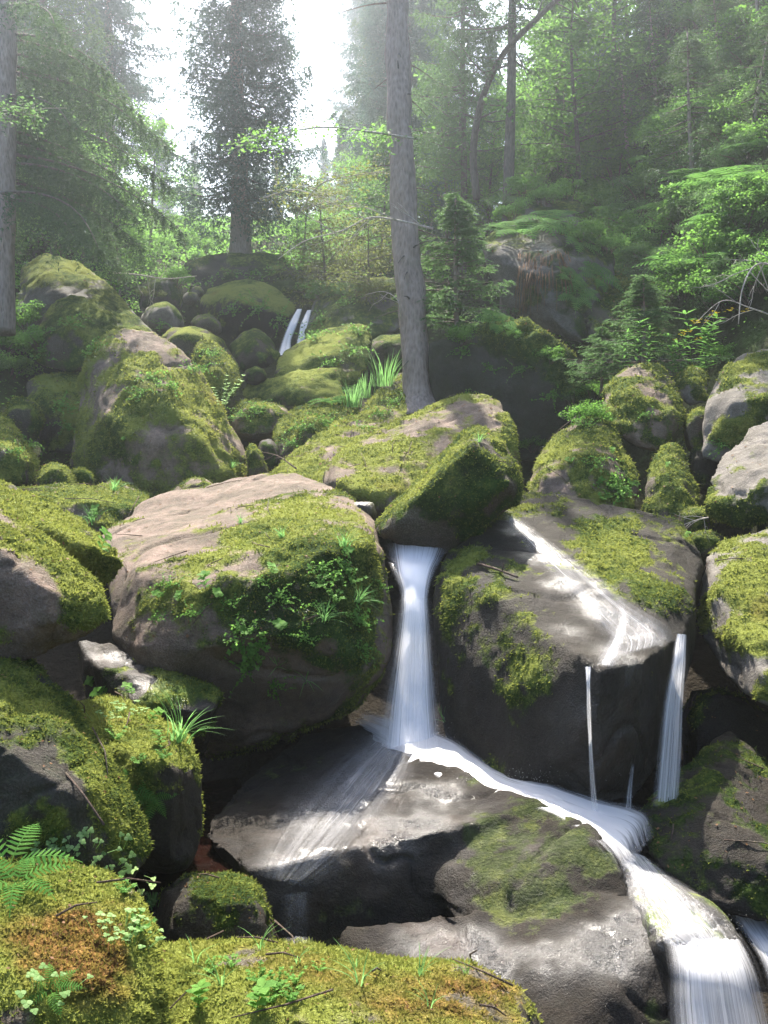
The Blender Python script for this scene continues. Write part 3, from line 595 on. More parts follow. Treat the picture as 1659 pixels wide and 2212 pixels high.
rock('B8', 'mossy_boulder', 'broad mossy boulder with black underside, left above the distant upper falls',
     [[(424, 660, 19.4), (450, 627, 19.8), (500, 606, 20), (540, 601, 20), (600, 622, 19.8), (646, 662, 19.2), (635, 695, 18.8), (580, 745, 19), (500, 745, 19), (435, 700, 19.2), (520, 655, 18.5), (540, 660, 21.4)]], 'dark', moss=.45, up=1.0, hue=.55, rnd=.035, spots=[(460, 640, 30, 'h', .4)])
rock('B8b', 'mossy_boulder', 'farther mossy boulder peeping out behind the right shoulder of the broad one', slab([(540, 612), (560, 603), (590, 606), (625, 634), (632, 670), (560, 670)], 21.6, 1.2, .3), 'dark', moss=.6, hue=.3)
rock('B9', 'mossy_boulder', 'long mossy boulder with a stepped bright ridge, right below the distant upper falls',
     [[(600, 772, 14.2), (640, 742, 14.6), (700, 712, 14.8), (762, 701, 14.8), (800, 708, 14.6), (806, 770, 14), (780, 830, 13.6), (700, 850, 13.5), (590, 815, 13.7), (700, 770, 13.8), (700, 780, 15.8)],
      [(516, 850, 13.2), (535, 830, 13.5), (600, 826, 13.4), (650, 818, 13.4), (700, 795, 13.5), (740, 790, 13.4), (740, 870, 13), (650, 890, 12.9), (560, 885, 13), (520, 870, 13.1), (640, 850, 12.9), (640, 850, 14.4)]], 'brown', moss=.75, hue=.5, rnd=.025, up=.6)
rock('B10', 'streamside_rock', 'sloping rock with hanging plants right of the distant upper falls',
     [[(652, 690, 18.5), (672, 650, 19), (715, 618, 19.2), (790, 600, 19.2), (865, 600, 19), (870, 720, 17.6), (800, 740, 17.4), (650, 790, 17.4), (740, 680, 17.8), (780, 680, 21)]], 'grey', moss=.5, hue=.2, rnd=.05)
rock('B11', 'mossy_boulder', 'low rounded boulder right of the egg shaped one, vivid green patch on its left', slab([(495, 900), (515, 872), (555, 864), (600, 875), (624, 892), (610, 940), (540, 955), (500, 940)], 12.2, 1.1, .4, tilt=.4), 'pink', moss=.5, hue=.25, rnd=.07)
rock('B12', 'mossy_boulder', 'steep sided mossy boulder below the grass clump, left of the big trunk',
     [[(583, 958, 11.4), (600, 915, 11.7), (640, 880, 12), (690, 862, 12.2), (745, 855, 12.2), (790, 870, 12), (760, 950, 11.2), (690, 990, 11), (615, 1020, 11), (590, 1000, 11.1), (660, 930, 11), (680, 940, 13)]], 'brown', moss=.75, hue=.35, rnd=.05, up=.6)
rock('B13', 'mossy_boulder', 'flat yellow green boulder between the pink topped boulder and the big trunk',
     [[(580, 1035, 10.2), (615, 990, 10.6), (670, 945, 11), (730, 908, 11.4), (800, 885, 11.6), (870, 885, 11.5), (890, 920, 11), (820, 1000, 10), (700, 1060, 9.4), (600, 1080, 9.5), (740, 970, 10.3), (740, 1000, 12)]], 'pink', moss=.6, hue=.6, rnd=.04, up=.5, spots=[(760, 940, 25, 'm', -.7)])
rock('B14a', 'dark_stone', 'small round black stone in the gap left of the steep sided mossy boulder', slab([(555, 975), (562, 950), (585, 946), (602, 965), (604, 1010), (580, 1040), (558, 1020)], 10.9, .5, .25), 'dark', moss=.2, hue=.1, cat='stone')
rock('B14b', 'mossy_stone', 'narrow mossy stone wedged against the right foot of the egg shaped boulder', slab([(532, 965), (545, 956), (568, 985), (582, 1030), (560, 1060), (535, 1060)], 10.4, .5, .2), 'brown', moss=.6, hue=.4, cat='stone')
rock('B15', 'mossy_boulder', 'mossy rock slope at the left foot of the big trunk',
     [[(770, 900, 12.6), (810, 855, 13), (860, 805, 13.3), (900, 790, 13.4), (935, 900, 12.6), (900, 960, 11.8), (820, 950, 11.8), (860, 870, 12.4), (860, 880, 14.4)]], 'brown', moss=.55, hue=.4, rnd=.06)
rock('B16', 'mossy_boulder', 'shaded boulder under the fern right of the long stepped one', slab([(800, 740), (830, 725), (870, 722), (885, 760), (880, 810), (830, 830), (800, 800)], 15.0, 1.2, .4), 'brown', moss=.6, hue=.2)
rock('F1', 'mossy_boulder', 'rounded brown boulder between the olive boulder and the broad one', slab([(410, 700), (425, 682), (455, 680), (480, 700), (480, 722), (430, 725)], 17.0, 1, .3), 'brown', moss=.35, hue=.25)
rock('F2', 'grey_stone', 'smooth bare grey stone left of the broad mossy boulder', slab([(392, 640), (405, 628), (425, 632), (432, 648), (415, 660), (396, 656)], 19.6, .6, .2), 'grey', moss=.0, blades=0, cat='stone')
rock('F2b', 'grey_stone', 'second grey stone resting above and right of the smooth bare one', slab([(410, 626), (422, 615), (440, 622), (445, 640), (425, 645)], 20.0, .6, .2), 'grey', moss=.1, blades=0, cat='stone')
rock('F3', 'shaded_boulder', 'greenish rounded boulder under the fallen dead branch', slab([(300, 620), (330, 600), (375, 596), (392, 625), (395, 665), (340, 690), (300, 670)], 18.6, 1.4, .4), 'grey', moss=.5, hue=.2)
rock('F4', 'lichen_rock', 'pale spotted rock half hidden by plants above the olive boulder', slab([(300, 690), (320, 662), (360, 650), (385, 670), (402, 705), (370, 720), (310, 715)], 16.2, 1, .3), 'pale', moss=.35, hue=.25)
# --- right side
rock('R1', 'mossy_boulder', 'mossy boulder with a pink patch on top, standing between two others at the right',
     [[(1300, 875, 9.6), (1303, 845, 9.8), (1330, 808, 10), (1370, 787, 10), (1415, 784, 10), (1445, 815, 9.9), (1470, 870, 9.7), (1480, 900, 9.6), (1465, 930, 9.3), (1420, 985, 9.1), (1350, 960, 9.1), (1315, 920, 9.3), (1370, 860, 9.3), (1450, 900, 9.2), (1400, 880, 11)]],
     'pink', moss=.62, hue=.4, rnd=.035, spots=[(1375, 803, 22, 'm', -1.3), (1345, 810, 14, 'm', -1), (1413, 850, 14, 'm', -1.2), (1415, 885, 14, 'm', -1.1), (1430, 930, 16, 'm', -1)])
rock('R2', 'mossy_boulder', 'mossy boulder behind the back edge of the wet slab, green plants on its right side',
     [[(1133, 1060, 8.7), (1160, 990, 9), (1210, 932, 9.3), (1255, 903, 9.4), (1300, 903, 9.3), (1335, 940, 9.2), (1380, 1050, 8.8), (1375, 1110, 8.4), (1300, 1110, 8.2), (1150, 1090, 8.3), (1250, 960, 8.7), (1180, 1020, 8.4), (1300, 1000, 8.5), (1250, 1000, 10.5)]],
     'pink', moss=.55, hue=.5, rnd=.045, spots=[(1230, 925, 40, 'm', -.6), (1180, 960, 30, 'm', -.3), (1190, 1070, 40, 'm', -.8), (1330, 1020, 60, 'h', -.4)])
rock('R3', 'mossy_boulder', 'tapering mossy boulder below the one with the pink patch, a leafy sprout on its face',
     [[(1388, 1120, 8.3), (1395, 1040, 8.5), (1415, 980, 8.8), (1440, 950, 9), (1462, 955, 9), (1485, 1000, 8.8), (1510, 1060, 8.5), (1520, 1130, 8.2), (1450, 1150, 8), (1440, 1040, 8.3), (1480, 1080, 8.1), (1450, 1060, 9.6)]], 'brown', moss=.55, hue=.4, rnd=.04, up=.7, spots=[(1470, 990, 16, 'm', -.5)])
rock('R4', 'lichen_rock', 'small peaked rock with white lichen left of the big pale boulder', [[(1452, 822, 10.4), (1475, 800, 10.5), (1495, 788, 10.5), (1530, 808, 10.4), (1530, 870, 10), (1490, 880, 10), (1465, 860, 10.1), (1495, 825, 10), (1490, 840, 11.4)]], 'pale', moss=.55, up=.8, hue=.45, rnd=.04)
rock('R4b', 'mossy_stone', 'mossy stone in the dark gap left of the big pale boulder', slab([(1475, 930), (1482, 905), (1505, 880), (1535, 880), (1535, 950), (1500, 990), (1480, 965)], 9.6, .6, .3), 'brown', moss=.6, hue=.4, cat='stone')
rock('R4c', 'shaded_stone', 'shadowy stone at the bottom of the gap between tapering and pale boulders', slab([(1485, 1000), (1500, 960), (1540, 950), (1560, 1000), (1550, 1080), (1500, 1060)], 9.4, .6, .3), 'dark', moss=.35, hue=.15, cat='stone')
rock('R5', 'pale_boulder', 'big pale lichen boulder with round moss cushions at the right edge',
     [[(1518, 880, 9.2), (1520, 850, 9.3), (1548, 802, 9.5), (1600, 768, 9.7), (1660, 752, 9.8), (1800, 745, 9.8), (1800, 980, 8.8), (1640, 990, 8.8), (1560, 1010, 8.9), (1515, 990, 9), (1580, 870, 8.9), (1680, 860, 8.8), (1650, 880, 11)]],
     'pale', moss=.05, up=.25, hue=.45, rnd=.035, rough=1.6, spots=[(1605, 795, 26, 'm', 1.3), (1655, 775, 26, 'm', 1.2), (1640, 865, 30, 'm', 1.1), (1610, 930, 40, 'm', .8), (1640, 920, 40, 'm', .6), (1560, 960, 50, 'm', .5)])
rock('R6', 'pale_boulder', 'pale pitted boulder jutting in at the right edge with a dark mossy belly',
     [[(1502, 1055, 7.6), (1530, 1012, 7.9), (1585, 965, 8.2), (1620, 928, 8.4), (1665, 905, 8.5), (1800, 880, 8.5), (1800, 1090, 7.2), (1660, 1120, 7.2), (1600, 1142, 7.2), (1545, 1128, 7.3), (1508, 1085, 7.5), (1590, 1040, 7.3), (1680, 1035, 7.2), (1540, 1065, 7.4), (1650, 1050, 9)]],
     'pale', moss=.0, up=-.2, hue=.25, rnd=.035, rough=1.8, spots=[(1530, 1060, 26, 'm', 1.1), (1560, 1100, 60, 'm', .9), (1630, 1090, 60, 'm', .8), (1650, 1038, 20, 'm', .9), (1590, 1090, 50, 'h', -.2)])
rock('R7', 'mossy_stone', 'small square mossy stone under the tip of the pale pitted boulder', slab([(1462, 1140), (1464, 1108), (1495, 1094), (1528, 1098), (1540, 1120), (1535, 1160), (1490, 1165)], 7.9, .5, .2), 'brown', moss=.55, hue=.35, cat='stone')
rock('R8', 'mossy_boulder', 'leaning slab at the right edge, yellow green moss face and pale bare edge',
     [[(1520, 1200, 6.9), (1545, 1168, 7.2), (1600, 1150, 7.2), (1665, 1128, 7.2), (1850, 1090, 7.2), (1850, 1560, 5.4), (1665, 1540, 5.4), (1590, 1510, 5.6), (1540, 1450, 5.9), (1515, 1330, 6.5), (1560, 1290, 6.2), (1620, 1440, 5.6), (1590, 1200, 6.6), (1700, 1400, 7.5)]],
     'pale', moss=.4, up=.3, hue=.55, rnd=.03, spots=[(1620, 1250, 70, 'm', .9), (1650, 1360, 60, 'm', .9), (1570, 1330, 35, 'm', -.8), (1600, 1440, 40, 'm', -.6), (1540, 1260, 30, 'm', -.9), (1645, 1340, 90, 'h', .3), (1640, 1480, 30, 'm', .3)])
rock('R8b', 'mossy_stone', 'small mossy knob with a bright sprout at the right corner of the wet slab', slab([(1470, 1180), (1490, 1150), (1540, 1145), (1570, 1165), (1560, 1210), (1510, 1215)], 7.4, .5, .2), 'brown', moss=.5, hue=.3, cat='stone')
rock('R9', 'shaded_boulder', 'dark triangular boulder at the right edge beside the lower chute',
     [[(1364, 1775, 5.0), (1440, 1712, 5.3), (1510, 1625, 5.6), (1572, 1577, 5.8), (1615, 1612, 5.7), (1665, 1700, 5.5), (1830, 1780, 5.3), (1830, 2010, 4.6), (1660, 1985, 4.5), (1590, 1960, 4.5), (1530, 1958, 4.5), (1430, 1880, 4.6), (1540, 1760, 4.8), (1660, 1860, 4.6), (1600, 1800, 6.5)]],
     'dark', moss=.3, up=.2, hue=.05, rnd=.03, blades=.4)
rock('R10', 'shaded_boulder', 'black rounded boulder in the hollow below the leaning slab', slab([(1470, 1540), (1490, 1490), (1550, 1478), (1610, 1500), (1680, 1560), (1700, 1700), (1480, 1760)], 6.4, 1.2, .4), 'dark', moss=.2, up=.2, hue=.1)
rock('R11', 'wet_stone', 'little wet rock point where the thin fall meets the foam', slab([(1350, 1790), (1385, 1745), (1440, 1708), (1450, 1730), (1420, 1790)], 5.15, .4, .1), 'dark', moss=0, wet=.6, blades=0, cat='stone')
# --- cliffs on the right
rock('K1', 'rock_outcrop', 'tall grey rock outcrop topped with ferns on the right bank',
     [[(1038, 522, 14.2), (1060, 500, 14.5), (1120, 470, 15), (1250, 450, 15.4), (1330, 560, 14.4), (1310, 720, 13.4), (1250, 760, 13.2), (1140, 712, 13.4), (1085, 680, 13.6), (1062, 620, 13.8), (1047, 570, 14), (1130, 600, 13.3), (1200, 560, 13.4), (1150, 600, 17), (1300, 600, 17)]],
     'grey', moss=.2, up=.6, hue=.2, rnd=.03, rough=1.3, spots=[(1150, 640, 40, 'm', .4), (1210, 600, 60, 'm', .3)])
rock('K1b', 'rock_outcrop', 'mossy ledge above the ferns where the thin dark trunk stands',
     [[(1075, 450, 16.8), (1085, 425, 17), (1130, 410, 17.3), (1230, 415, 17.5), (1280, 460, 16.6), (1150, 500, 16), (1085, 480, 16.3), (1160, 440, 18.6)]], 'grey', moss=.5, up=.5, hue=.25, rnd=.04)
rock('K2', 'rock_wall', 'dark streaked rock wall with a green moss lip, right of the big trunk',
     [[(925, 740, 12.4), (1000, 722, 12.4), (1045, 712, 12.3), (1120, 712, 12.2), (1190, 735, 12.0), (1245, 775, 11.8), (1290, 830, 11.7), (1320, 920, 11.6), (1230, 1000, 11.9), (1120, 1010, 12.1), (950, 930, 12.5), (925, 840, 12.6), (1080, 860, 12.0), (1150, 780, 11.95), (1150, 850, 15), (1000, 800, 15)]],
     'wall', moss=-.3, up=.3, hue=.2, rnd=.02, rough=.35, chips=1, spots=[(1090, 728, 50, 'm', 1.3), (1150, 745, 45, 'm', 1.3), (1210, 780, 45, 'm', 1.2), (1240, 830, 40, 'm', .9), (1250, 880, 40, 'm', .5), (1090, 728, 60, 'd', .12), (1150, 745, 50, 'd', .1)])
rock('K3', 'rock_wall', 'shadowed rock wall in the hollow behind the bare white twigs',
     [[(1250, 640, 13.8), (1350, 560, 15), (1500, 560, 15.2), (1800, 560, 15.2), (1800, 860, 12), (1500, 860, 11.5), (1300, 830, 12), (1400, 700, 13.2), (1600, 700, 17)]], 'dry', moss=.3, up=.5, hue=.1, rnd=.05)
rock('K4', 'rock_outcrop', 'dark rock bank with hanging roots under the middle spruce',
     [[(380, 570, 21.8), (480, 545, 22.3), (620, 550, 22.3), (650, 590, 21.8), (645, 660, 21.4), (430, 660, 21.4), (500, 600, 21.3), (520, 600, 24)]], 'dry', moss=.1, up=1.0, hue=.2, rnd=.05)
R_BVH = BVHTree.FromPolygons(np.concatenate(_ALLV).tolist(), np.concatenate(_ALLF).tolist())
def hit(px, py, fall=None):
    o, d = ray(px, py); d = d.normalized()
    a = R_BVH.ray_cast(o, d, 140); b = T_BVH.ray_cast(o, d, 140)
    c = [q for q in (a, b) if q[0] is not None]
    if not c: return (fall if fall is not None else P(px, py, 30)), np.array([0, 0, 1.0])
    q = min(c, key=lambda q: q[3])
    nn = np.array(q[1]); nn = nn if nn @ np.array(d) < 0 else -nn
    return np.array(q[0]), nn
# ------------------------------------------------------------------ running water
def rand_unit_(n):
    v = RNG.normal(size=(n, 3)); return v / np.linalg.norm(v, axis=1)[:, None]
def leaf_simple_(C, D, L):
    S = np.cross(D, rand_unit_(len(C))); L = L[:, None]
    return np.stack([C - D * L, C + S * L * .6, C + D * L, C - S * L * .6], 1).reshape(-1, 3), np.arange(len(C) * 4).reshape(-1, 4)
def sheet(name, L, Rr, dens, mat, nu=36, nv=70, bulge=0.0, label=None, cat=None, kind=None, layers=1, gap=.03, edge=.18, parent=None):
    """water sheet between two 3D border lines, L and Rr lists of points from top to bottom"""
    root = None
    for k in range(layers):
        a, b = catmull(L, nv), catmull(Rr, nv)
        dn = np.interp(np.linspace(0, 1, nv), np.linspace(0, 1, len(dens)), dens)
        u = np.linspace(0, 1, nu); sh = 1 - .12 * k
        uu = .5 + (u - .5) * sh
        V = a[:, None] * (1 - uu)[None, :, None] + b[:, None] * uu[None, :, None]
        w = np.linalg.norm(b - a, axis=1)[:, None]
        V = V - FWD * ((1 - (2 * u - 1) ** 2)[None] * w * bulge + k * gap * -1)[..., None]
        q = V.reshape(-1, 3) * np.array([9, 9, 1.2])
        V = V.reshape(-1, 3) - FWD * (perlin(q, 90 + k) * .015)[:, None]
        ed = sstep(0, edge, u) * sstep(0, edge, 1 - u)
        D = (dn[:, None] * ed[None]).ravel()
        ln = np.concatenate([[0], np.cumsum(np.linalg.norm(np.diff(a, axis=0), axis=1))])
        UV = np.stack([np.tile(u, nv) + k * .37, np.repeat(ln, nu)], -1)
        i = (np.arange(nv - 1)[:, None] * nu + np.arange(nu - 1)[None]).ravel()
        Q = np.stack([i, i + 1, i + nu + 1, i + nu], -1)
        o = build(name if k == 0 else 'inner_sheet', V, Q, mat, parent if root is None else root, attrs=dict(dens=D), uv=UV, loc=None)
        if root is None: root = tag(o, label, cat, kind=kind)
    return root
def drape(name, rows, dens, mat, off=.012, nu=40, nv=90, **k):
    """water lying on the rocks: rows of (left x, left y, right x, right y), each sample dropped onto the surface below it"""
    Lp = catmull([(r[0], r[1], 0) for r in rows], nv); Rp = catmull([(r[2], r[3], 0) for r in rows], nv)
    u = np.linspace(0, 1, nu); H = np.zeros((nv, nu, 3))
    for j in range(nv):
        for i2 in range(nu):
            p = Lp[j] * (1 - u[i2]) + Rp[j] * u[i2]
            h, nn = hit(p[0], p[1]); H[j, i2] = h + nn * off
    # even out jumps in depth
    D = ((H - CAM) @ FWD)
    for _ in range(6):
        E = D.copy(); E[1:-1] = (D[:-2] + D[1:-1] + D[2:]) / 3; E[:, 1:-1] = (E[:, :-2] + E[:, 1:-1] + E[:, 2:]) / 3
        D = np.minimum(E, D)
    H = CAM + (H - CAM) * (D / ((H - CAM) @ FWD))[..., None]
    dn = np.interp(np.linspace(0, 1, nv), np.linspace(0, 1, len(dens)), dens)
    edge = k.get('edge', .2)
    ed = sstep(0, edge, u) * sstep(0, edge, 1 - u)
    en = sstep(0, .06, np.linspace(0, 1, nv)) * sstep(0, .06, 1 - np.linspace(0, 1, nv)) if k.get('fade', True) else np.ones(nv)
    ln = np.concatenate([[0], np.cumsum(np.linalg.norm(np.diff(H[:, nu // 2], axis=0), axis=1))])
    UV = np.stack([np.tile(u, nv), np.repeat(ln, nu)], -1)
    i = (np.arange(nv - 1)[:, None] * nu + np.arange(nu - 1)[None]).ravel()
    Q = np.stack([i, i + 1, i + nu + 1, i + nu], -1)
    o = build(name, H.reshape(-1, 3), Q, mat, attrs=dict(dens=((dn * en)[:, None] * ed[None]).ravel()), uv=UV)
    return tag(o, k.get('label'), k.get('cat'), kind=k.get('kind'))

M['drop'] = mat_leaf('water_drops', (.8, .8, .82), (.95, .95, .97), trans=.4)
WF = mat_water_sheet('falling_water', 40, .4, seed=1, gain=1.0)
WF2 = mat_water_sheet('thin_falling_water', 14, .5, seed=2, gain=.75)
WS = mat_water_sheet('sliding_water', 26, 1.0, seed=3, gain=.7, con=.75)
WSS = mat_water_sheet('silky_water', 26, .9, seed=6, gain=.5, con=.5)
WB = mat_water_sheet('foaming_water', 14, 2.0, seed=4, gain=1.05)
def LR(rows):
    L = [P(a, y, d) for (y, a, b, d) in rows]; Q_ = [P(b, y, d) for (y, a, b, d) in rows]; return L, Q_
fall_rows = [(1172, 820, 985, 6.6), (1198, 828, 972, 6.4), (1235, 842, 948, 6.2), (1285, 860, 932, 6.05), (1350, 853, 936, 5.95), (1430, 838, 946, 5.9), (1520, 820, 958, 5.8), (1620, 802, 974, 5.65), (1670, 798, 984, 5.45)]
l, r = LR(fall_rows)
wfall = sheet('waterfall', l, r, [1, 1.05, 1.3, 1.4, 1.2, 1.1, 1.0, .95, .9], WF, bulge=.22, layers=3, label='white main waterfall dropping between the two biggest boulders', cat='waterfall', edge=.38)
l, r = LR([(1290, 856, 936, 6.0), (1350, 842, 946, 5.9), (1430, 818, 960, 5.85), (1520, 796, 972, 5.75), (1620, 776, 990, 5.6), (1665, 772, 996, 5.5)])
sheet('outer_veil', l, r, [.3, .42, .45, .45, .45, .3], WSS, bulge=.3, parent=wfall, edge=.4)
l, r = LR([(1440, 1262, 1280, 4.78), (1480, 1265, 1276, 4.72), (1540, 1266, 1278, 4.7), (1600, 1270, 1280, 4.7), (1680, 1272, 1287, 4.7), (1760, 1276, 1296, 4.72)])
sheet('waterfall', l, r, [.9, .75, .6, .72, .55, .5], WF2, nu=10, bulge=.2, label='hair thin water thread falling from the front corner of the wet slab', cat='waterfall', edge=.3)
l, r = LR([(1370, 1460, 1486, 5.35), (1430, 1448, 1486, 5.25), (1520, 1428, 1484, 5.2), (1620, 1415, 1482, 5.15), (1730, 1405, 1475, 5.1)])
sheet('waterfall', l, r, [.62, .66, .62, .58, .6], WF2, nu=24, bulge=.2, layers=2, label='veil of water falling from the right corner of the wet slab', cat='waterfall', edge=.3)
l, r = LR([(1650, 1362, 1370, 5.0), (1700, 1354, 1368, 4.95), (1760, 1345, 1366, 4.9)])
sheet('waterfall', l, r, [.3, .5, .5], WF2, nu=8, bulge=.2, label='tiny short trickle right of the hair thin water thread', cat='waterfall', edge=.3)
l, r = LR([(668, 640, 654, 18.6), (700, 622, 645, 18.3), (735, 608, 632, 18.1), (768, 596, 634, 17.8)])
sheet('waterfall', l, r, [1, 1, .9, .9], WF, nu=14, bulge=.2, label='left strand of the distant upper falls, wider at its foot', cat='waterfall', edge=.25)
l, r = LR([(670, 662, 674, 18.6), (700, 648, 668, 18.3), (735, 640, 662, 18.1), (768, 630, 656, 17.8)])
sheet('waterfall', l, r, [1, 1, .9, .9], WF, nu=14, bulge=.2, label='right strand of the distant upper falls, straight and narrow', cat='waterfall', edge=.25)
# the foaming channel along the foot of the wet slab, then the chute
def strip(name, rows, dens, mat, **k):   # rows: (upper x, upper y, d, lower x, lower y, d)
    L = [P(*q[:3]) for q in rows]; Q_ = [P(*q[3:]) for q in rows]
    return sheet(name, L, Q_, dens, mat, **k)
strip('water', [(790, 1530, 6.05, 755, 1578, 5.95), (865, 1545, 5.9, 830, 1632, 5.55), (985, 1590, 5.65, 912, 1684, 5.15), (1090, 1662, 5.25, 1040, 1728, 4.9), (1200, 1692, 5.0, 1160, 1752, 4.68), (1300, 1722, 4.9, 1250, 1800, 4.42), (1400, 1745, 4.95, 1300, 1850, 4.22), (1420, 1800, 4.75, 1335, 1900, 4.08)],
      [.4, 1.1, 1.25, 1.2, 1.1, 1.1, 1.0, .3], WB, nu=30, nv=80, bulge=-.02, label='foaming stream water running along the foot of the wet slab', cat='stream', kind='structure', edge=.3)
drape('water', [(1262, 1770, 1400, 1765), (1318, 1840, 1378, 1820), (1345, 1900, 1430, 1880), (1362, 1970, 1530, 1950), (1390, 2020, 1590, 2020), (1425, 2040, 1600, 2050)], [.9, .9, .75, .66, .7, .8], WS, off=.02, edge=.35, label='fast stream chute running right beside the mossy hump', cat='stream', kind='structure', fade=False)
l, r = [P(1424, 2022, 3.68), P(1432, 2090, 3.5), P(1430, 2160, 3.45), P(1432, 2260, 3.4)], [P(1600, 2012, 4.08), P(1635, 2070, 3.9), P(1660, 2140, 3.8), P(1690, 2260, 3.75)]
sheet('waterfall', l, r, [.85, .68, .6, .62], WF, nu=60, bulge=.12, layers=2, label='wide veil of water at the lower right corner of the picture', cat='waterfall', edge=.22)
drape('water', [(790, 1565, 910, 1650), (700, 1610, 900, 1730), (620, 1690, 860, 1800), (560, 1780, 800, 1860), (535, 1860, 720, 1905), (545, 1890, 670, 1925)], [.75, .56, .5, .47, .45, .35], WSS, nu=60, edge=.45, label='silky film of water sliding left down the low wet boulder', cat='stream', kind='structure')
drape('water', [(600, 1930, 680, 1920), (600, 1980, 675, 1980), (605, 2050, 680, 2050)], [.4, .3, .1], WSS, edge=.4, label='thin film of water running down beside the dark rounded stone', cat='stream', kind='structure')
drape('water', [(1068, 1100, 1110, 1110), (1120, 1180, 1200, 1170), (1190, 1260, 1290, 1235), (1260, 1340, 1380, 1300), (1290, 1400, 1470, 1350), (1285, 1440, 1475, 1385)], [.55, .46, .44, .46, .5, .5], WS, off=.008, nu=50, edge=.42, label='glittering sheet of water spread over the wet slab', cat='stream', kind='structure')
drape('water', [(1325, 1290, 1345, 1285), (1332, 1345, 1360, 1345), (1300, 1400, 1350, 1405), (1278, 1442, 1330, 1448)], [.0, .55, .75, .7], WS, off=.012, edge=.45, nu=16, nv=40, label='white rivulet gathering towards the front corner of the wet slab', cat='stream', kind='structure')
# misty water below and the brown pool
def flat(name, pts, z, mat, label, cat='pool', nn=50, dens=None):
    c = np.array([pts[k][:2] for k in range(len(pts))], float)
    bm = bmesh.new(); vs = [bm.verts.new((x, y, z)) for x, y in c]; bm.faces.new(vs)
    bmesh.ops.triangulate(bm, faces=bm.faces); me = bpy.data.meshes.new(name); bm.to_mesh(me); bm.free()
    o = bpy.data.objects.new(name, me); COL.objects.link(o); me.materials.append(mat)
    return tag(o, label, cat, kind='structure')
zp = P(520, 1880, 4.4)[2]
flat('water', [(-1.3, 4.1), (-.72, 4.0), (-.6, 4.6), (-.8, 5.4), (-1.4, 5.2)], zp, M['pool'], 'still red brown pool between the left boulders and the low wet boulder')
L = [P(1545, 1945, 4.6), P(1590, 2000, 4.5), P(1640, 2080, 4.3), P(1680, 2230, 4.1)]; Q_ = [P(1720, 1930, 4.9), P(1760, 1990, 4.8), P(1790, 2060, 4.6), P(1800, 2230, 4.4)]
sheet('water', L, Q_, [.75, .85, .9, .9], WB, label='misty foam in the plunge pool at the lower right edge', cat='pool', kind='structure', edge=.12)
n_ = 900; c0 = RNG.integers(0, 3, n_); cx_ = np.array([890, 1120, 1500])[c0] + RNG.normal(size=n_) * np.array([55, 90, 70])[c0]; cy_ = np.array([1600, 1690, 2010])[c0] - np.abs(RNG.normal(size=n_)) * np.array([30, 16, 22])[c0]
dp = np.array([5.45, 4.95, 3.9])[c0] + RNG.normal(size=n_) * .1
C = np.array([P(a_, b_, c_) for a_, b_, c_ in zip(cx_, cy_, dp)]); D = rand_unit_(n_); L = RNG.uniform(.0008, .0022, n_); v, q = leaf_simple_(C, D, L)
tag(build('water_spray', v, q, M['drop'], smooth=False), 'fine white spray drops around the foot of the falls', 'spray', kind='stuff')

# ------------------------------------------------------------------ plants
def rotz(v, a):
    c, s = math.cos(a), math.sin(a); v = np.asarray(v); return np.stack([v[..., 0] * c - v[..., 1] * s, v[..., 0] * s + v[..., 1] * c, v[..., 2]], -1)
def nrm(v): return v / (np.linalg.norm(v, axis=-1, keepdims=True) + 1e-9)

def leaf_mesh(C, D, U, L, Wd, fold=.15):
    """pointed leaves: base C, direction D, normal U, length L, half width Wd -> verts, quads (2 per leaf)"""
    S = nrm(np.cross(D, U)); U = nrm(np.cross(S, D)); L = L[:, None]; Wd = Wd[:, None]
    v = np.stack([C, C + D * L * .35 + S * Wd + U * Wd * fold, C + D * L * .75 + S * Wd * .7 + U * Wd * fold * .5 - U * L * .06, C + D * L - U * L * .14,
                  C + D * L * .75 - S * Wd * .7 + U * Wd * fold * .5 - U * L * .06, C + D * L * .35 - S * Wd + U * Wd * fold, C + D * L * .6 - U * L * .03], 1)
    n = len(C); b = np.arange(n)[:, None] * 7
    q = np.concatenate([b + np.array([[0, 1, 2, 6]]), b + np.array([[6, 2, 3, 4]]), b + np.array([[0, 6, 4, 5]])])
    return v.reshape(-1, 3), q
def leaf_simple(C, D, U, L, Wd):
    S = nrm(np.cross(D, U)); L = L[:, None]; Wd = Wd[:, None]
    v = np.stack([C, C + D * L * .5 + S * Wd, C + D * L - U * L * .1, C + D * L * .5 - S * Wd], 1)
    n = len(C); return v.reshape(-1, 3), np.arange(n * 4).reshape(n, 4)
def rand_unit(n): return nrm(RNG.normal(size=(n, 3)))

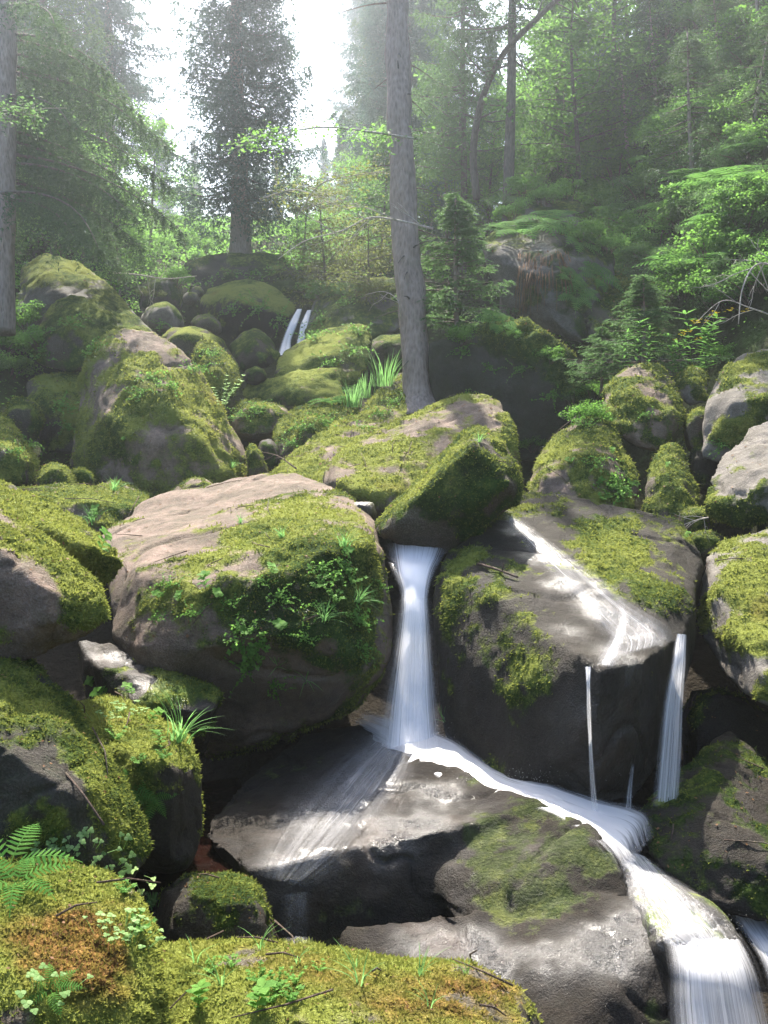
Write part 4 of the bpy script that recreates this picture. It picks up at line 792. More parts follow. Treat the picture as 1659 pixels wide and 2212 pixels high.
def spruce(h, r, first=.12, whorl=.38, per=6, mat='needle', droop=.35, bare=0.0, nl=.06, dens=1.0, name='spruce_tree', tr=None, trunk_mat='bark', lean=(0, 0), twigsize=1.0, upper=1.0, hang=.25, pw=.75):
    root = empty(name, (0, 0, 0))
    tr = tr or h * .013
    n_ = 24; z = np.linspace(-.4, h * upper, n_); sway = np.stack([lean[0] * z + .02 * np.sin(z * .9), lean[1] * z + .02 * np.cos(z * .7), z], -1)
    A = Acc(); rad = tr * (1 - z / h * .93 / 1.0); rad = np.maximum(rad, .01); rad[:2] *= 1.35; rad[2] *= 1.12
    tube(A, sway, rad, 14); v, f = A.get(); v = v + nrm(v * [1, 1, 0]) * (fbm(v * [5, 5, 1.2], 3, 3) * tr * .12)[:, None]
    build('trunk', v, f, M[trunk_mat], root)
    C, D, Ls = [], [], []; Br = Acc()
    z0 = h * first; zz = z0
    while zz < h * upper * .985:
        t = (zz - z0) / (h - z0); L0 = r * (1 - t) ** pw * (1 if t > .1 else .75 + t * 2.5)
        for k in range(per):
            if RNG.random() < bare * (1 - t): continue
            az = RNG.random() * 6.283; L = L0 * RNG.uniform(.5, 1.2); zb = zz + RNG.uniform(-.15, .15)
            m = max(4, int(L / .13)); s = np.linspace(0, 1, m)
            dr = droop * RNG.uniform(.7, 1.3)
            pth = np.stack([s * L * (1 - .08 * s), .06 * L * np.sin(s * 5 + az), zb + L * (.12 * s - dr * s * (1.25 - s) * 1.2)], -1)
            pth = rotz(pth, az) + np.array([lean[0] * zb, lean[1] * zb, 0])
            tube(Br, pth, np.linspace(.012 + .008 * L, .003, m), 4, cap=False)
            tg = nrm(np.gradient(pth, axis=0))
            for side in (-1, 1, 0):
                for rep in range(1 if side == 0 else 2):
                    sel = np.arange(1, m)
                    if RNG.random() > dens and rep: continue
                    c = pth[sel] + RNG.normal(size=(len(sel), 3)) * .02
                    sd = nrm(np.cross(tg[sel], [0, 0, 1.0])) * side
                    dd = nrm(sd * .9 + tg[sel] * .55 + np.array([0, 0, -.45 - .4 * abs(side) * RNG.random()]) + RNG.normal(size=(len(sel), 3)) * .25)
                    C.append(c); D.append(dd); Ls.append((.14 + .34 * (1 - s[sel]) * min(1.4, L)) * twigsize * RNG.uniform(.6, 1.2, len(sel)))
        zz += whorl * (1 - .45 * t) * RNG.uniform(.8, 1.2)
    C, D, Ls = np.concatenate(C), np.concatenate(D), np.concatenate(Ls)
    # each twig: pairs of needle sprays along a hanging axis
    q = 5; S_ = np.linspace(.1, 1, q)
    base = (C[:, None] + D[:, None] * (Ls[:, None] * S_)[..., None] + np.array([0, 0, -hang]) * ((Ls[:, None] * S_ ** 2)[..., None])).reshape(-1, 3)
    DD = np.repeat(D, q, 0); LL = np.repeat(Ls, q)
    sd = nrm(np.cross(DD, rand_unit(len(DD))))
    out = []
    for sg in (-1, 1):
        d2 = nrm(sd * sg * .8 + DD * .7 + RNG.normal(size=DD.shape) * .2); ln = nl * RNG.uniform(.6, 1.3, len(DD)); wd = nrm(np.cross(d2, rand_unit(len(DD)))) * (ln * .17)[:, None]
        out.append(np.stack([base - wd, base + wd, base + d2 * ln[:, None]], 1))
    d2 = nrm(DD + RNG.normal(size=DD.shape) * .15); wd = sd * (nl * .16)
    out.append(np.stack([base - wd, base + wd, base + d2 * (nl * 1.2)], 1))
    V = np.concatenate(out).reshape(-1, 3)
    cr = build('crown', V, np.arange(len(V)).reshape(-1, 3), M[mat], root, smooth=False)
    v, f = Br.get(); build('branches', v, f, M['bark_d'], root)
    return root

def bush(r, h, n=2200, leaf=.055, mat='leaf', name='leafy_bush', asp=.42, clumps=14, stems=7, flatk=.6):
    root = empty(name, (0, 0, 0))
    cc = []; A = Acc()
    for k in range(clumps):
        az = RNG.random() * 6.283; rr = r * math.sqrt(RNG.random()) * .85; hz = h * (1 - .55 * (rr / r) ** 2) * RNG.uniform(.35, 1.0)
        cc.append((rr * math.cos(az), rr * math.sin(az), hz, RNG.uniform(.16, .36) * r))
        if k < stems:
            e = np.array(cc[-1][:3]); s0 = np.array([e[0] * .15, e[1] * .15, -.1])
            tube(A, catmull([s0, s0 * .5 + e * .5 + np.array([0, 0, .12 * h]), e], 7), np.linspace(.012, .004, 7) * (1 + r), 5)
    cc = np.array(cc); ii = RNG.integers(0, clumps, n)
    off = rand_unit(n) * (RNG.random(n) ** .45)[:, None] * cc[ii, 3:4] * np.array([1.25, 1.25, flatk])
    C = cc[ii, :3] + off; C[:, 2] = np.maximum(C[:, 2], .02)
    D = nrm(nrm(off) + RNG.normal(size=(n, 3)) * .5 + np.array([0, 0, -.15])); U = nrm(np.array([0, 0, 1.0]) + RNG.normal(size=(n, 3)) * .45)
    L = leaf * RNG.uniform(.6, 1.35, n)
    v, q = leaf_simple(C, D, U, L, L * asp)
    build('foliage', v, q, M[mat], root, smooth=False)
    v, f = A.get(); build('stems', v, f, M['twig_d'], root)
    return root

def broad_tree(h, r, n=9000, leaf=.07, mat='leaf', name='broadleaf_tree', first=.25, nb=46, tr=.07, lean=(0, 0), layers=.35):
    root = empty(name, (0, 0, 0)); A = Acc()
    z = np.linspace(-.3, h, 16); ax = np.stack([lean[0] * z * z / h + .08 * np.sin(z * 1.1), lean[1] * z + .08 * np.cos(z * .8), z], -1)
    T = Acc(); tube(T, ax, tr * (1 - .9 * np.clip(z / h, 0, 1)), 9); v, f = T.get(); build('trunk', v, f, M['bark_d'], root)
    Cs, Os = [], []
    for k in range(nb):
        t = first + (1 - first) * RNG.random(); p0 = np.array([np.interp(t * h, z, ax[:, i]) for i in range(3)])
        az = RNG.random() * 6.283; L = r * (1 - .6 * max(0, t - .4)) * RNG.uniform(.45, 1.1)
        s = np.linspace(0, 1, 8); pth = p0 + rotz(np.stack([s * L, .12 * L * np.sin(s * 4 + k), L * (.45 * s - .38 * s * s)], -1), az)
        tube(A, pth, np.linspace(.016, .003, 8), 4, cap=False)
        m = n // nb; si = RNG.uniform(.25, 1, m); c = np.stack([np.interp(si, s, pth[:, i]) for i in range(3)], -1)
        o = RNG.normal(size=(m, 3)) * np.array([1, 1, layers]) * L * .17; Cs.append(c + o); Os.append(o)
    C = np.concatenate(Cs); O = np.concatenate(Os); m = len(C)
    D = nrm(nrm(O) * .8 + RNG.normal(size=(m, 3)) * .4 + np.array([0, 0, -.25])); U = nrm(np.array([0, 0, 1.0]) + RNG.normal(size=(m, 3)) * .35)
    L = leaf * RNG.uniform(.6, 1.35, m); v, q = leaf_simple(C, D, U, L, L * .4)
    build('crown', v, q, M[mat], root, smooth=False)
    v, f = A.get(); build('branches', v, f, M['bark_d'], root)
    return root

def fern(L=.6, n=9, mat='fern', spread=1.0, pin=14, name='fern'):
    V, T = [], []; A = Acc()
    for k in range(n):
        az = k * 6.283 / n + RNG.uniform(-.3, .3); l = L * RNG.uniform(.75, 1.1); s = np.linspace(0, 1, pin)
        rise = RNG.uniform(.55, .85)
        p = rotz(np.stack([s * l * .85 * spread, 0 * s, l * (rise * s - .95 * s * s * rise)], -1), az); tg = nrm(np.gradient(p, axis=0))
        S = nrm(np.cross(tg, [0, 0, 1.0])); U = nrm(np.cross(S, tg))
        wl = l * .26 * np.sin(np.clip(s * 1.02 + .06, 0, 1) * math.pi) ** .7 * (1 - .35 * s)
        for sg in (-1, 1):
            tip = p + S * sg * wl[:, None] + tg * (wl * .35)[:, None] - U * (wl * .12)[:, None]
            hw = l / pin * .3
            a, b = p - tg * hw, p + tg * hw; mid = (p + tip) / 2 + tg * hw * 1.1; mid2 = (p + tip) / 2 - tg * hw * .9
            A.add(np.stack([a, mid2, tip, mid, b], 1)[2:-1].reshape(-1, 3), t=None, q=None)
            m = pin - 3; b0 = (np.arange(m) * 5)[:, None] + A.n - m * 5
            A.Q.append(b0 + np.array([[0, 1, 3, 4]])); A.T.append(b0 + np.array([[1, 2, 3]]))
        w = S * .004; st = np.stack([p - w, p + w], 1).reshape(-1, 3); i = np.arange(pin - 1) * 2
        A.add(st, q=np.stack([i, i + 1, i + 3, i + 2], -1))
    return A.build(name, M[mat], smooth=False)

def grass(L=.3, n=40, wd=.004, spread=.12, mat='grass', name='grass_tuft', lean=.5):
    A = Acc()
    for k in range(n):
        az = RNG.random() * 6.283; l = L * RNG.uniform(.5, 1.15); s = np.linspace(0, 1, 6); bend = lean * RNG.uniform(.4, 1.4)
        p = rotz(np.stack([RNG.random() * spread + l * bend * s ** 1.8, 0 * s, l * (s - .45 * bend * s * s)], -1), az)
        S = rotz(np.array([0, 1.0, 0]), az + RNG.uniform(-.6, .6)); w = (wd * (1 - s ** 2 * .95))[:, None] * S
        i = np.arange(5) * 2; A.add(np.stack([p - w, p + w], 1).reshape(-1, 3), q=np.stack([i, i + 1, i + 3, i + 2], -1))
    return A.build(name, M[mat], smooth=True)

def sprout(h=.14, pairs=5, leaf=.045, mat='leaf_l', name='leafy_sprout', stems=1, flop=.3, asp=.38, rosette=True):
    """upright stems with pairs of leaves, stem and leaves in one body"""
    A = Acc()
    for sidx in range(stems):
        az = RNG.random() * 6.283; hh = h * RNG.uniform(.6, 1.1); off = rotz(np.array([RNG.random() * .25 * h * (stems > 1), 0, 0]), az)
        s = np.linspace(0, 1, pairs + 2); p = off + rotz(np.stack([flop * hh * s ** 1.6, 0 * s, hh * s * (1 - .15 * flop * s)], -1), az)
        w = .0022; tube(A, p, np.linspace(w, w * .5, len(p)), 4)
        C, D = [], []
        for k in range(1, pairs + 2):
            a0 = k * 1.57 + RNG.random() * .4
            for m in ((0, 3.14) if k < pairs + 1 else (0, 1.57, 3.14, 4.71)):
                C.append(p[k]); D.append([math.cos(a0 + m), math.sin(a0 + m), RNG.uniform(.1, .6)])
        C, D = np.array(C), nrm(np.array(D)); n = len(C); sz = leaf * RNG.uniform(.75, 1.2, n)
        v, q = leaf_mesh(C, D, np.tile([0, 0, 1.0], (n, 1)) + RNG.normal(size=(n, 3)) * .1, sz, sz * asp); A.add(v, q=q)
    return A.build(name, M[mat], smooth=True)

def clover(n=12, r=.1, leaf=.022, mat='clover', name='wood_sorrel'):
    A = Acc()
    for k in range(n):
        c = np.array([*RNG.normal(size=2) * r * .5, RNG.uniform(.02, .05)]); tube(A, [c * [.6, .6, 0], c], .0009, 3, cap=False)
        a0 = RNG.random() * 2
        D = np.array([[math.cos(a0 + m), math.sin(a0 + m), .05] for m in (0, 2.09, 4.19)]); sz = np.full(3, leaf * RNG.uniform(.7, 1.2))
        v, q = leaf_mesh(np.tile(c, (3, 1)), D, np.tile([0, 0, 1.0], (3, 1)), sz, sz * .5, fold=-.2); A.add(v, q=q)
    return A.build(name, M[mat])

def creeper(r=.2, n=160, leaf=.018, mat='leaf_l', name='creeping_plant', hang=0.0):
    A = Acc(); C, D = [], []
    for k in range(max(5, n // 16)):
        a = RNG.random() * 6.283; s = np.linspace(0, 1, 9); L = r * RNG.uniform(.5, 1.1)
        p = np.stack([np.cos(a + s * RNG.uniform(-1, 1)) * L * s, np.sin(a + s * RNG.uniform(-1, 1)) * L * s, .03 * np.sin(s * 6 + k) + .035 * RNG.random() + 0 * s], -1)
        tube(A, p, .0011, 3, cap=False)
        for j in range(1, 9):
            for m in (0, 1):
                C.append(p[j]); D.append(rand_unit(1)[0] * [1, 1, .6] + [0, 0, .5])
    C, D = np.array(C), nrm(np.array(D)); m = len(C); sz = leaf * RNG.uniform(.6, 1.3, m)
    v, q = leaf_mesh(C, D, np.tile([0, 0, 1.0], (m, 1)) + RNG.normal(size=(m, 3)) * .4, sz, sz * .42); A.add(v, q=q)
    return A.build(name, M[mat])

def dead_branch(main, rad, subs, mat='twig', name='bare_branch'):
    A = Acc(); tube(A, catmull(main, 24), np.linspace(rad, rad * .35, 24), 6)
    m = catmull(main, 40)
    for (t, L, dx, dz, dy) in subs:
        p = m[int(t * 39)]; e = np.array([dx, dy, dz]) * L; s = np.linspace(0, 1, 9)
        pth = p + s[:, None] * e + np.stack([.05 * L * np.sin(s * 6 + t * 9), 0 * s, .06 * L * np.sin(s * 4 + t * 5)], -1) * s[:, None]
        tube(A, pth, np.linspace(rad * .5, rad * .15, 9), 5)
        for k in range(4):
            q = pth[2 + k + 1]; e2 = np.array([dx * .6 + RNG.uniform(-.5, .5), dy + RNG.uniform(-.3, .3), dz * .6 + RNG.uniform(-.5, .5)]) * L * RNG.uniform(.2, .45)
            tube(A, [q, q + e2 * .5 + [0, 0, .02], q + e2], np.linspace(rad * .25, rad * .1, 3), 4)
    return A.build(name, M[mat])

PLACED = {}
def place(proto, loc, label=None, cat=None, group=None, rz=None, sc=1.0, tilt=None, nrmal=None):
    key = proto.name
    o = proto if key not in PLACED else copy_tree(proto)
    PLACED[key] = 1
    rz = RNG.random() * 6.283 if rz is None else rz
    o.rotation_mode = 'QUATERNION'
    q = Matrix.Rotation(rz, 3, 'Z').to_quaternion()
    if nrmal is not None:
        n_ = Vector(nrmal).lerp(Vector((0, 0, 1)), .45).normalized(); q = Vector((0, 0, 1)).rotation_difference(n_) @ q
    if tilt is not None: q = Matrix.Rotation(tilt[1], 3, tilt[0]).to_quaternion() @ q
    o.rotation_quaternion = q; o.location = loc; o.scale = (sc,) * 3 if np.ndim(sc) == 0 else sc
    return tag(o, label, cat, group)
# ------------------------------------------------------------------ the trees
def gz(x, y): return float(terrain(np.array([x]), np.array([y]))[0])
def base_at(px, py, d):
    p = P(px, py, d); return np.array([p[0], p[1], gz(p[0], p[1])])
def tall_trunk(name, pts, radii, label, mat='bark', roots=True, seed=3):
    """big straight trunk given by (px, py, d) from foot to top, with its crown above"""
    pth = catmull([P(*q) for q in pts], 60); b = pth[0]
    root = empty(name, b, label, 'tree'); rad = np.interp(np.linspace(0, 1, 60), np.linspace(0, 1, len(radii)), radii)
    if roots: rad[:8] *= np.array([2.5, 2.0, 1.6, 1.35, 1.2, 1.12, 1.06, 1.02])
    A = Acc(); tube(A, pth, rad, 28); v, f = A.get()
    c = np.interp(v[:, 2], pth[:, 2], pth[:, 0]); cy_ = np.interp(v[:, 2], pth[:, 2], pth[:, 1])
    n_ = nrm(np.stack([v[:, 0] - c, v[:, 1] - cy_, 0 * c], -1)); v = v + n_ * (fbm(v * [7, 7, 1.5], seed, 3) * rad.max() * .13)[:, None]
    build('trunk', v - b, f, M[mat], root)
    return root, pth
def boughs(root, pth, zs, L, mat='needle', dens=1.0, nl=.07, droop=.35, sector=None):
    b = pth[0]; C, D, Ls = [], [], []; Br = Acc()
    for z in zs:
        p0 = np.array([np.interp(z, pth[:, 2], pth[:, i]) for i in range(3)]) - b
        az = RNG.random() * 6.283 if sector is None else RNG.uniform(*sector); l = L * RNG.uniform(.6, 1.1); m = max(5, int(l / .1)); s = np.linspace(0, 1, m)
        q = p0 + rotz(np.stack([s * l, .08 * l * np.sin(s * 4 + az), l * (.1 * s - droop * s * s)], -1), az)
        tube(Br, q, np.linspace(.022, .004, m), 5, cap=False); tg = nrm(np.gradient(q, axis=0))
        for side in (-1, 1, -1, 1, 0):
            sd = nrm(np.cross(tg[2:], [0, 0, 1.0])) * side
            dd = nrm(sd * .9 + tg[2:] * .5 + np.array([0, 0, -.7 * RNG.random() - .15]) + RNG.normal(size=(m - 2, 3)) * .25)
            C.append(q[2:]); D.append(dd); Ls.append((.2 + .35 * (1 - s[2:]) * l) * RNG.uniform(.5, 1.2, m - 2) * dens)
    C, D, Ls = np.concatenate(C), np.concatenate(D), np.concatenate(Ls); q = 8; S_ = np.linspace(.08, 1, q)
    base = (C[:, None] + D[:, None] * (Ls[:, None] * S_)[..., None] + np.array([0, 0, -.3]) * ((Ls[:, None] * S_ ** 2)[..., None])).reshape(-1, 3); DD = np.repeat(D, q, 0)
    out = []
    for k in range(4):
        d2 = nrm(nrm(np.cross(DD, rand_unit(len(DD)))) * .8 + DD * .7); ln = nl * RNG.uniform(.6, 1.3, len(DD)); wd = nrm(np.cross(d2, rand_unit(len(DD)))) * (ln * .13)[:, None]
        out.append(np.stack([base - wd, base + wd, base + d2 * ln[:, None]], 1))
    V = np.concatenate(out).reshape(-1, 3)
    build('crown', V, np.arange(len(V)).reshape(-1, 3), M[mat], root, smooth=False)
    v, f = Br.get(); build('branches', v, f, M['bark_d'], root)

# big bare trunk in the middle
rt, pth = tall_trunk('spruce_tree', [(906, 900, 12.7), (898, 780, 12.7), (878, 520, 12.8), (865, 260, 12.9), (855, 0, 13.0), (846, -300, 13.2), (838, -620, 13.4)], [.205, .185, .165, .15, .14, .12, .1], 'tall bare spruce trunk standing right of centre behind the boulders')
boughs(rt, pth, np.linspace(11.2, 13.0, 7), 1.3)
A = Acc()
for k in range(26):
    z_ = RNG.uniform(3.6, 9.5); p0 = np.array([np.interp(z_, pth[:, 2], pth[:, i]) for i in range(3)]); a_ = RNG.random() * 6.28; l_ = RNG.uniform(.2, .7)
    e_ = np.array([math.cos(a_), math.sin(a_), RNG.uniform(-.5, .1)]); tube(A, catmull([p0, p0 + e_ * l_ * .5 + [0, 0, .03], p0 + e_ * l_], 6) - pth[0], np.linspace(.014, .004, 6), 5)
sb = A.build('dead_stubs', M['bark_d'], rt); sb['kind'] = 'stuff'
# left edge trunk with drooping boughs
rt, pth = tall_trunk('spruce_tree', [(-6, 720, 13.2), (-3, 560, 13.2), (0, 300, 13.2), (4, 0, 13.3), (6, -400, 13.4), (8, -700, 13.5)], [.23, .21, .2, .19, .17, .15], 'grey spruce trunk cut by the left edge with hanging boughs', roots=False)
boughs(rt, pth, np.linspace(5.9, 8.4, 36), 2.2, mat='needle', droop=.5, nl=.06, sector=(-.9, 2.4))
# central spruce
def big_spruce(px, py, d, h, r, label, **k):
    b = base_at(px, py, d); t = spruce(h, r, **k); return place(t, b, label, 'tree', rz=RNG.random() * 6)
big_spruce(518, 548, 23.0, 11.5, 2.1, 'large spruce with hanging branches in front of the bright sky gap', first=.14, whorl=.26, per=7, bare=.2, tr=.24, droop=.55, nl=.075, mat='needle_b', twigsize=1.5, hang=.7)
big_spruce(243, 480, 29.0, 13.5, 2.1, 'slim spruce left of the large sky gap one, pale trunk showing low down', first=.18, whorl=.32, per=6, tr=.17, mat='needle_b', nl=.08, twigsize=1.3)
big_spruce(1100, 405, 18.2, 12, 1.3, 'thin dark trunk rising from the mossy ledge on the right bank', first=.42, whorl=.42, per=4, tr=.13, trunk_mat='bark_d', mat='needle', bare=.2)
big_spruce(1000, 440, 21.5, 11, 1.9, 'slender spruce with see through branches right of the big bare trunk', first=.2, whorl=.34, per=5, tr=.08, trunk_mat='bark_d', mat='needle_l')
big_spruce(880, 430, 30.0, 15, 2.4, 'dark blue green spruce behind the big bare trunk', first=.1, whorl=.34, per=7, tr=.2, mat='needle_b', nl=.085, twigsize=1.3)
big_spruce(110, 520, 21.0, 7.8, 2.2, 'wide drooping spruce between the left edge trunk and the slim spruce', first=.12, whorl=.34, per=6, tr=.15, mat='needle', nl=.07, twigsize=1.3, droop=.5, hang=.6, dens=.5, bare=.2)
# young spruces among the rocks
YS2 = spruce(3.4, 1.25, first=.1, whorl=.3, per=5, mat='needle', droop=.3, nl=.045, name='slope_spruce', tr=.04, twigsize=1.0, dens=.6, pw=.8, bare=.3, hang=.4)
YS = spruce(2.6, .95, first=.05, whorl=.19, per=6, mat='needle_l', droop=.12, nl=.04, name='young_spruce', tr=.03, twigsize=.7, dens=.5, pw=1.1)
place(YS, P(985, 715, 13.0), 'young spruce standing on the dark rock wall right of the big trunk', 'tree', 'young spruces', sc=(1.25, 1.25, .66))
place(YS, P(1385, 800, 10.9) + [0, 0, -.1], 'bushy young spruce above the boulder with the pink patch', 'tree', 'young spruces', sc=(1.0, 1.0, .42))
place(YS, P(1300, 830, 11.2), 'low young spruce branches left of the bushy young spruce', 'tree', 'young spruces', sc=(.6, .6, .24))
place(YS, P(1630, 470, 15.5), 'young spruce at the right edge above the bare white twigs', 'tree', 'young spruces', sc=(1.1, 1.1, .9))
# background spruces closing the view
SP1 = spruce(14, 2.3, first=.06, whorl=.42, per=6, mat='needle_b', nl=.1, twigsize=1.5, droop=.4)
SP2 = spruce(13, 1.9, first=.1, whorl=.42, per=6, mat='needle', nl=.1, twigsize=1.5, droop=.5)
bg_sp = [(60, 470, 27), (150, 440, 36), (30, 400, 33), (215, 380, 46), (350, 400, 52), (600, 400, 44), (560, 385, 60), (420, 390, 60), (700, 390, 56),
         (740, 420, 40), (790, 400, 50), (830, 430, 36), (930, 420, 34), (1000, 380, 38), (1060, 380, 30), (1130, 330, 34), (1180, 300, 28), (1250, 260, 32), (1300, 210, 26), (1390, 180, 28), (1450, 130, 25), (1520, 90, 24),
         (1600, 60, 24), (1660, 100, 21), (1230, 300, 24), (1350, 230, 24), (970, 420, 27)]
for k, (px, py, d) in enumerate(bg_sp):
    b = base_at(px, py, d); hs = 1.0
    if 320 < px < 780: hs = {600: .25, 560: .36, 420: .36, 350: .4, 700: .34, 740: .36}.get(px, .5)
    if px > 1150 and k % 2: continue
    if px > 930: hs = .42
    elif px < 320: hs = .75
    place((SP1, SP2)[k % 2], b, 'spruce of the dense forest on the slopes behind the stream', 'tree', 'background spruces', sc=hs * RNG.uniform(.85, 1.1))

for px, py in [(1220, 380), (1360, 360), (1500, 400), (1620, 330), (1420, 230), (1560, 180), (1270, 220), (1050, 470), (1640, 90)]:
    h, n_ = ground_hit(px, py)
    if h is not None: place(YS2, h - [0, 0, .1], 'small spruce among the bushes on the right hand slope', 'tree', 'small spruces on the slope', sc=RNG.uniform(.5, .95) * np.array([1.3, 1.3, .8]), tilt=((RNG.normal(), RNG.normal(), 0), .12))
# broadleaf trees and bushes on the slopes
BT1 = broad_tree(5.5, 2.0, n=9000, leaf=.085, mat='leaf'); BT2 = broad_tree(4.2, 1.9, n=7000, leaf=.075, mat='leaf_l', first=.15); BT3 = broad_tree(4.5, 1.8, n=6000, leaf=.07, mat='leaf_o', first=.2)
bts = [(180, 470, 20, 0), (250, 560, 19, 1), (120, 520, 18, 1), (330, 470, 24, 0), (400, 430, 30, 1), (640, 420, 28, 1), (700, 530, 20, 2), (800, 560, 18.5, 2), (660, 500, 24, 1), (770, 440, 27, 1),
       (830, 470, 24, 0), (860, 430, 26, 1), (960, 440, 24, 0), (1060, 400, 22, 1), (1150, 360, 24, 1), (1200, 260, 22, 0), (1330, 200, 21, 0), (1420, 150, 21, 1), (1500, 110, 21, 0), (1590, 80, 20, 0), (1650, 100, 20, 0), 
       (1240, 420, 19, 0), (1100, 330, 27, 0), (1350, 90, 24, 0), (1480, 50, 22, 0), (1620, 20, 20, 0), (1200, 150, 27, 0), (1250, 60, 30, 1), (1300, 0, 27, 0), (1380, 0, 26, 0), (1460, 0, 25, 1), (1540, 0, 24, 0), (1620, 0, 23, 0), (1690, 0, 22, 0), (1420, 0, 30, 0), (1580, 0, 28, 0), (1320, 0, 33, 1), (1160, 0, 30, 0)]
for k, (px, py, d, m) in enumerate(bts):
    place((BT1, BT2, BT3)[m], base_at(px, py, d), ('green leafy tree on the forest slopes', 'bright green leafy tree on the forest slopes', 'reddish olive leafy tree near the big bare trunk')[m], 'tree', ('green leafy trees', 'bright leafy trees', 'reddish leafy trees')[m], sc=RNG.uniform(.75, 1.15) * (.62 if 300 < px < 880 else .8))
B1_ = bush(.95, .95, 3200, .06, 'leaf', clumps=22); B2_ = bush(.8, .8, 2600, .05, 'leaf_l', clumps=18); B3_ = bush(1.0, .7, 3000, .05, 'leaf_o', clumps=18); B4_ = bush(.9, .7, 5200, .045, 'needle_l', asp=.14, clumps=22)
def bush_at(px, py, m, sc=1.0):
    h, n_ = ground_hit(px, py)
    if h is None: return
    L_ = [('green leafy bush on the forest slopes', 'green leafy bushes'), ('bright green leafy bush on the forest slopes', 'bright leafy bushes'), ('brownish olive bush on the forest slopes', 'olive bushes'), ('feathery dark bush on the forest slopes', 'feathery bushes')][m]
    place((B1_, B2_, B3_, B4_)[m], h - [0, 0, .1], L_[0], 'bush', L_[1], sc=sc * RNG.uniform(.75, 1.2) * (np.linalg.norm(h - CAM) / 20) ** .35)
for px in range(30, 480, 62):
    for py in range(350, 610, 46):
        if py > 545 and px > 60 : continue
        bush_at(px + RNG.uniform(-25, 25), py + RNG.uniform(-18, 18), [0, 1, 1, 3][int(RNG.integers(4))], .8)
for px in range(560, 880, 66):
    for py in range(370, 620, 50):
        if px < 650 and py > 470: continue
        bush_at(px + RNG.uniform(-25, 25), py + RNG.uniform(-18, 18), [0, 2, 1, 2, 3][int(RNG.integers(5))], .75)
for px in range(930, 1660, 50):
    for py in range(40, 640, 46):
        if px < 1080 and py > 470: continue
        if py > 560 and px < 1270: continue
        bush_at(px + RNG.uniform(-26, 26), py + RNG.uniform(-22, 22), [0, 3, 0, 3, 0, 3, 1][int(RNG.integers(7))], .66)
for (px, py, m, s_) in [(1110, 470, 1, .45), (1170, 440, 1, .5), (1230, 430, 1, .5), (1280, 470, 1, .5), (1330, 500, 0, .5), (1310, 540, 1, .4), (1130, 420, 0, .45), (1090, 440, 3, .35), (1260, 520, 0, .4), (0, 760, 0, .5), (40, 735, 1, .45), (90, 745, 1, .4), (15, 810, 0, .45), (60, 700, 0, .45), (330, 640, 2, .35), (380, 610, 0, .4), (300, 590, 0, .5), (420, 560, 1, .4), (470, 540, 1, .4), (360, 560, 1, .5), (700, 640, 0, .4), (760, 640, 3, .5), (820, 640, 2, .5), (650, 625, 1, .3), (1240, 860, 3, .3), (1270, 900, 0, .25), (1000, 735, 0, .3), (1100, 722, 1, .22), (1190, 770, 0, .22), (1280, 850, 0, .25), (20, 715, 0, .5), (60, 735, 0, .4), (-20, 720, 0, .5), (1150, 960, 0, .2), (1350, 760, 0, .3), (1560, 770, 0, .25)]:
    h, n_ = hit(px, py)
    L_ = ['green leafy shrub growing between the streamside boulders', 'bright green shrub growing between the streamside boulders', 'brownish shrub growing between the streamside boulders', 'feathery shrub growing between the streamside boulders'][m]
    place((B1_, B2_, B3_, B4_)[m], h - [0, 0, .08], L_, 'bush', ['green streamside shrubs', 'bright streamside shrubs', 'brownish streamside shrubs', 'feathery streamside shrubs'][m], sc=s_)
for k in range(44):      # bank just beyond the right and left edges
    x_, y_ = RNG.uniform(3.9, 8.5), RNG.uniform(5.5, 12.5)
    if x_ / y_ < .43: continue
    place((B1_, B4_)[k % 2], (x_, y_, gz(x_, y_) - .1), ('green leafy bush on the forest slopes', 'feathery dark bush on the forest slopes')[k % 2], 'bush', ('green leafy bushes', 'feathery bushes')[k % 2], sc=RNG.uniform(.45, .8))
# undergrowth carpet on the slopes
n = 190000
x = RNG.uniform(-16, 20, n); y = RNG.uniform(5, 46, n); z = terrain(x, y)
keep = ((x < interp(y, XL) + 1.2) | (x > interp(y, XR) - .4) | (y > 21.3)) & ((y > 12) | (x > interp(y, XR) + .9) | (x < interp(y, XL) - 1)); pp = np.stack([x, y, z], -1)[keep]
ppx, ppy, _ = proj(pp); pp = pp[(ppx > -500) & (ppx < 2300)]
m = len(pp); pp[:, 2] += RNG.uniform(0, .25, m); D = nrm(RNG.normal(size=(m, 3)) * [1, 1, .5] + [0, -.2, .4]); U = nrm(RNG.normal(size=(m, 3)) * .5 + [0, 0, 1]); L = .055 * (pp[:, 1] / 18) * RNG.uniform(.6, 1.4, m)
v, q = leaf_simple(pp, D, U, L, L * .4); tag(build('undergrowth', v, q, M['leaf'], smooth=False), 'low green plants carpeting the forest slopes', 'undergrowth', kind='stuff')

# thin curved trunk against the right slope
A = Acc(); pc = catmull([P(1030, 430, 19), P(1022, 330, 19), P(1040, 220, 18.6), (P(1085, 120, 18)), P(1150, 50, 17.5), P(1215, -10, 17), P(1300, -70, 16.5)], 30)
tube(A, pc, np.linspace(.075, .035, 30), 8)
for (t, dx, dz) in [(8, .9, .5), (12, -.7, .8), (16, .3, -.6), (20, .2, .8), (23, .6, -.4)]:
    p = pc[t]; tube(A, catmull([p, p + [dx * .5, 0, dz * .4], p + [dx, -.1, dz]], 8), np.linspace(.02, .006, 8), 4)
tag(A.build('leaning_tree', M['bark_d']), 'thin dark tree trunk curving up to the right across the slope', 'tree')

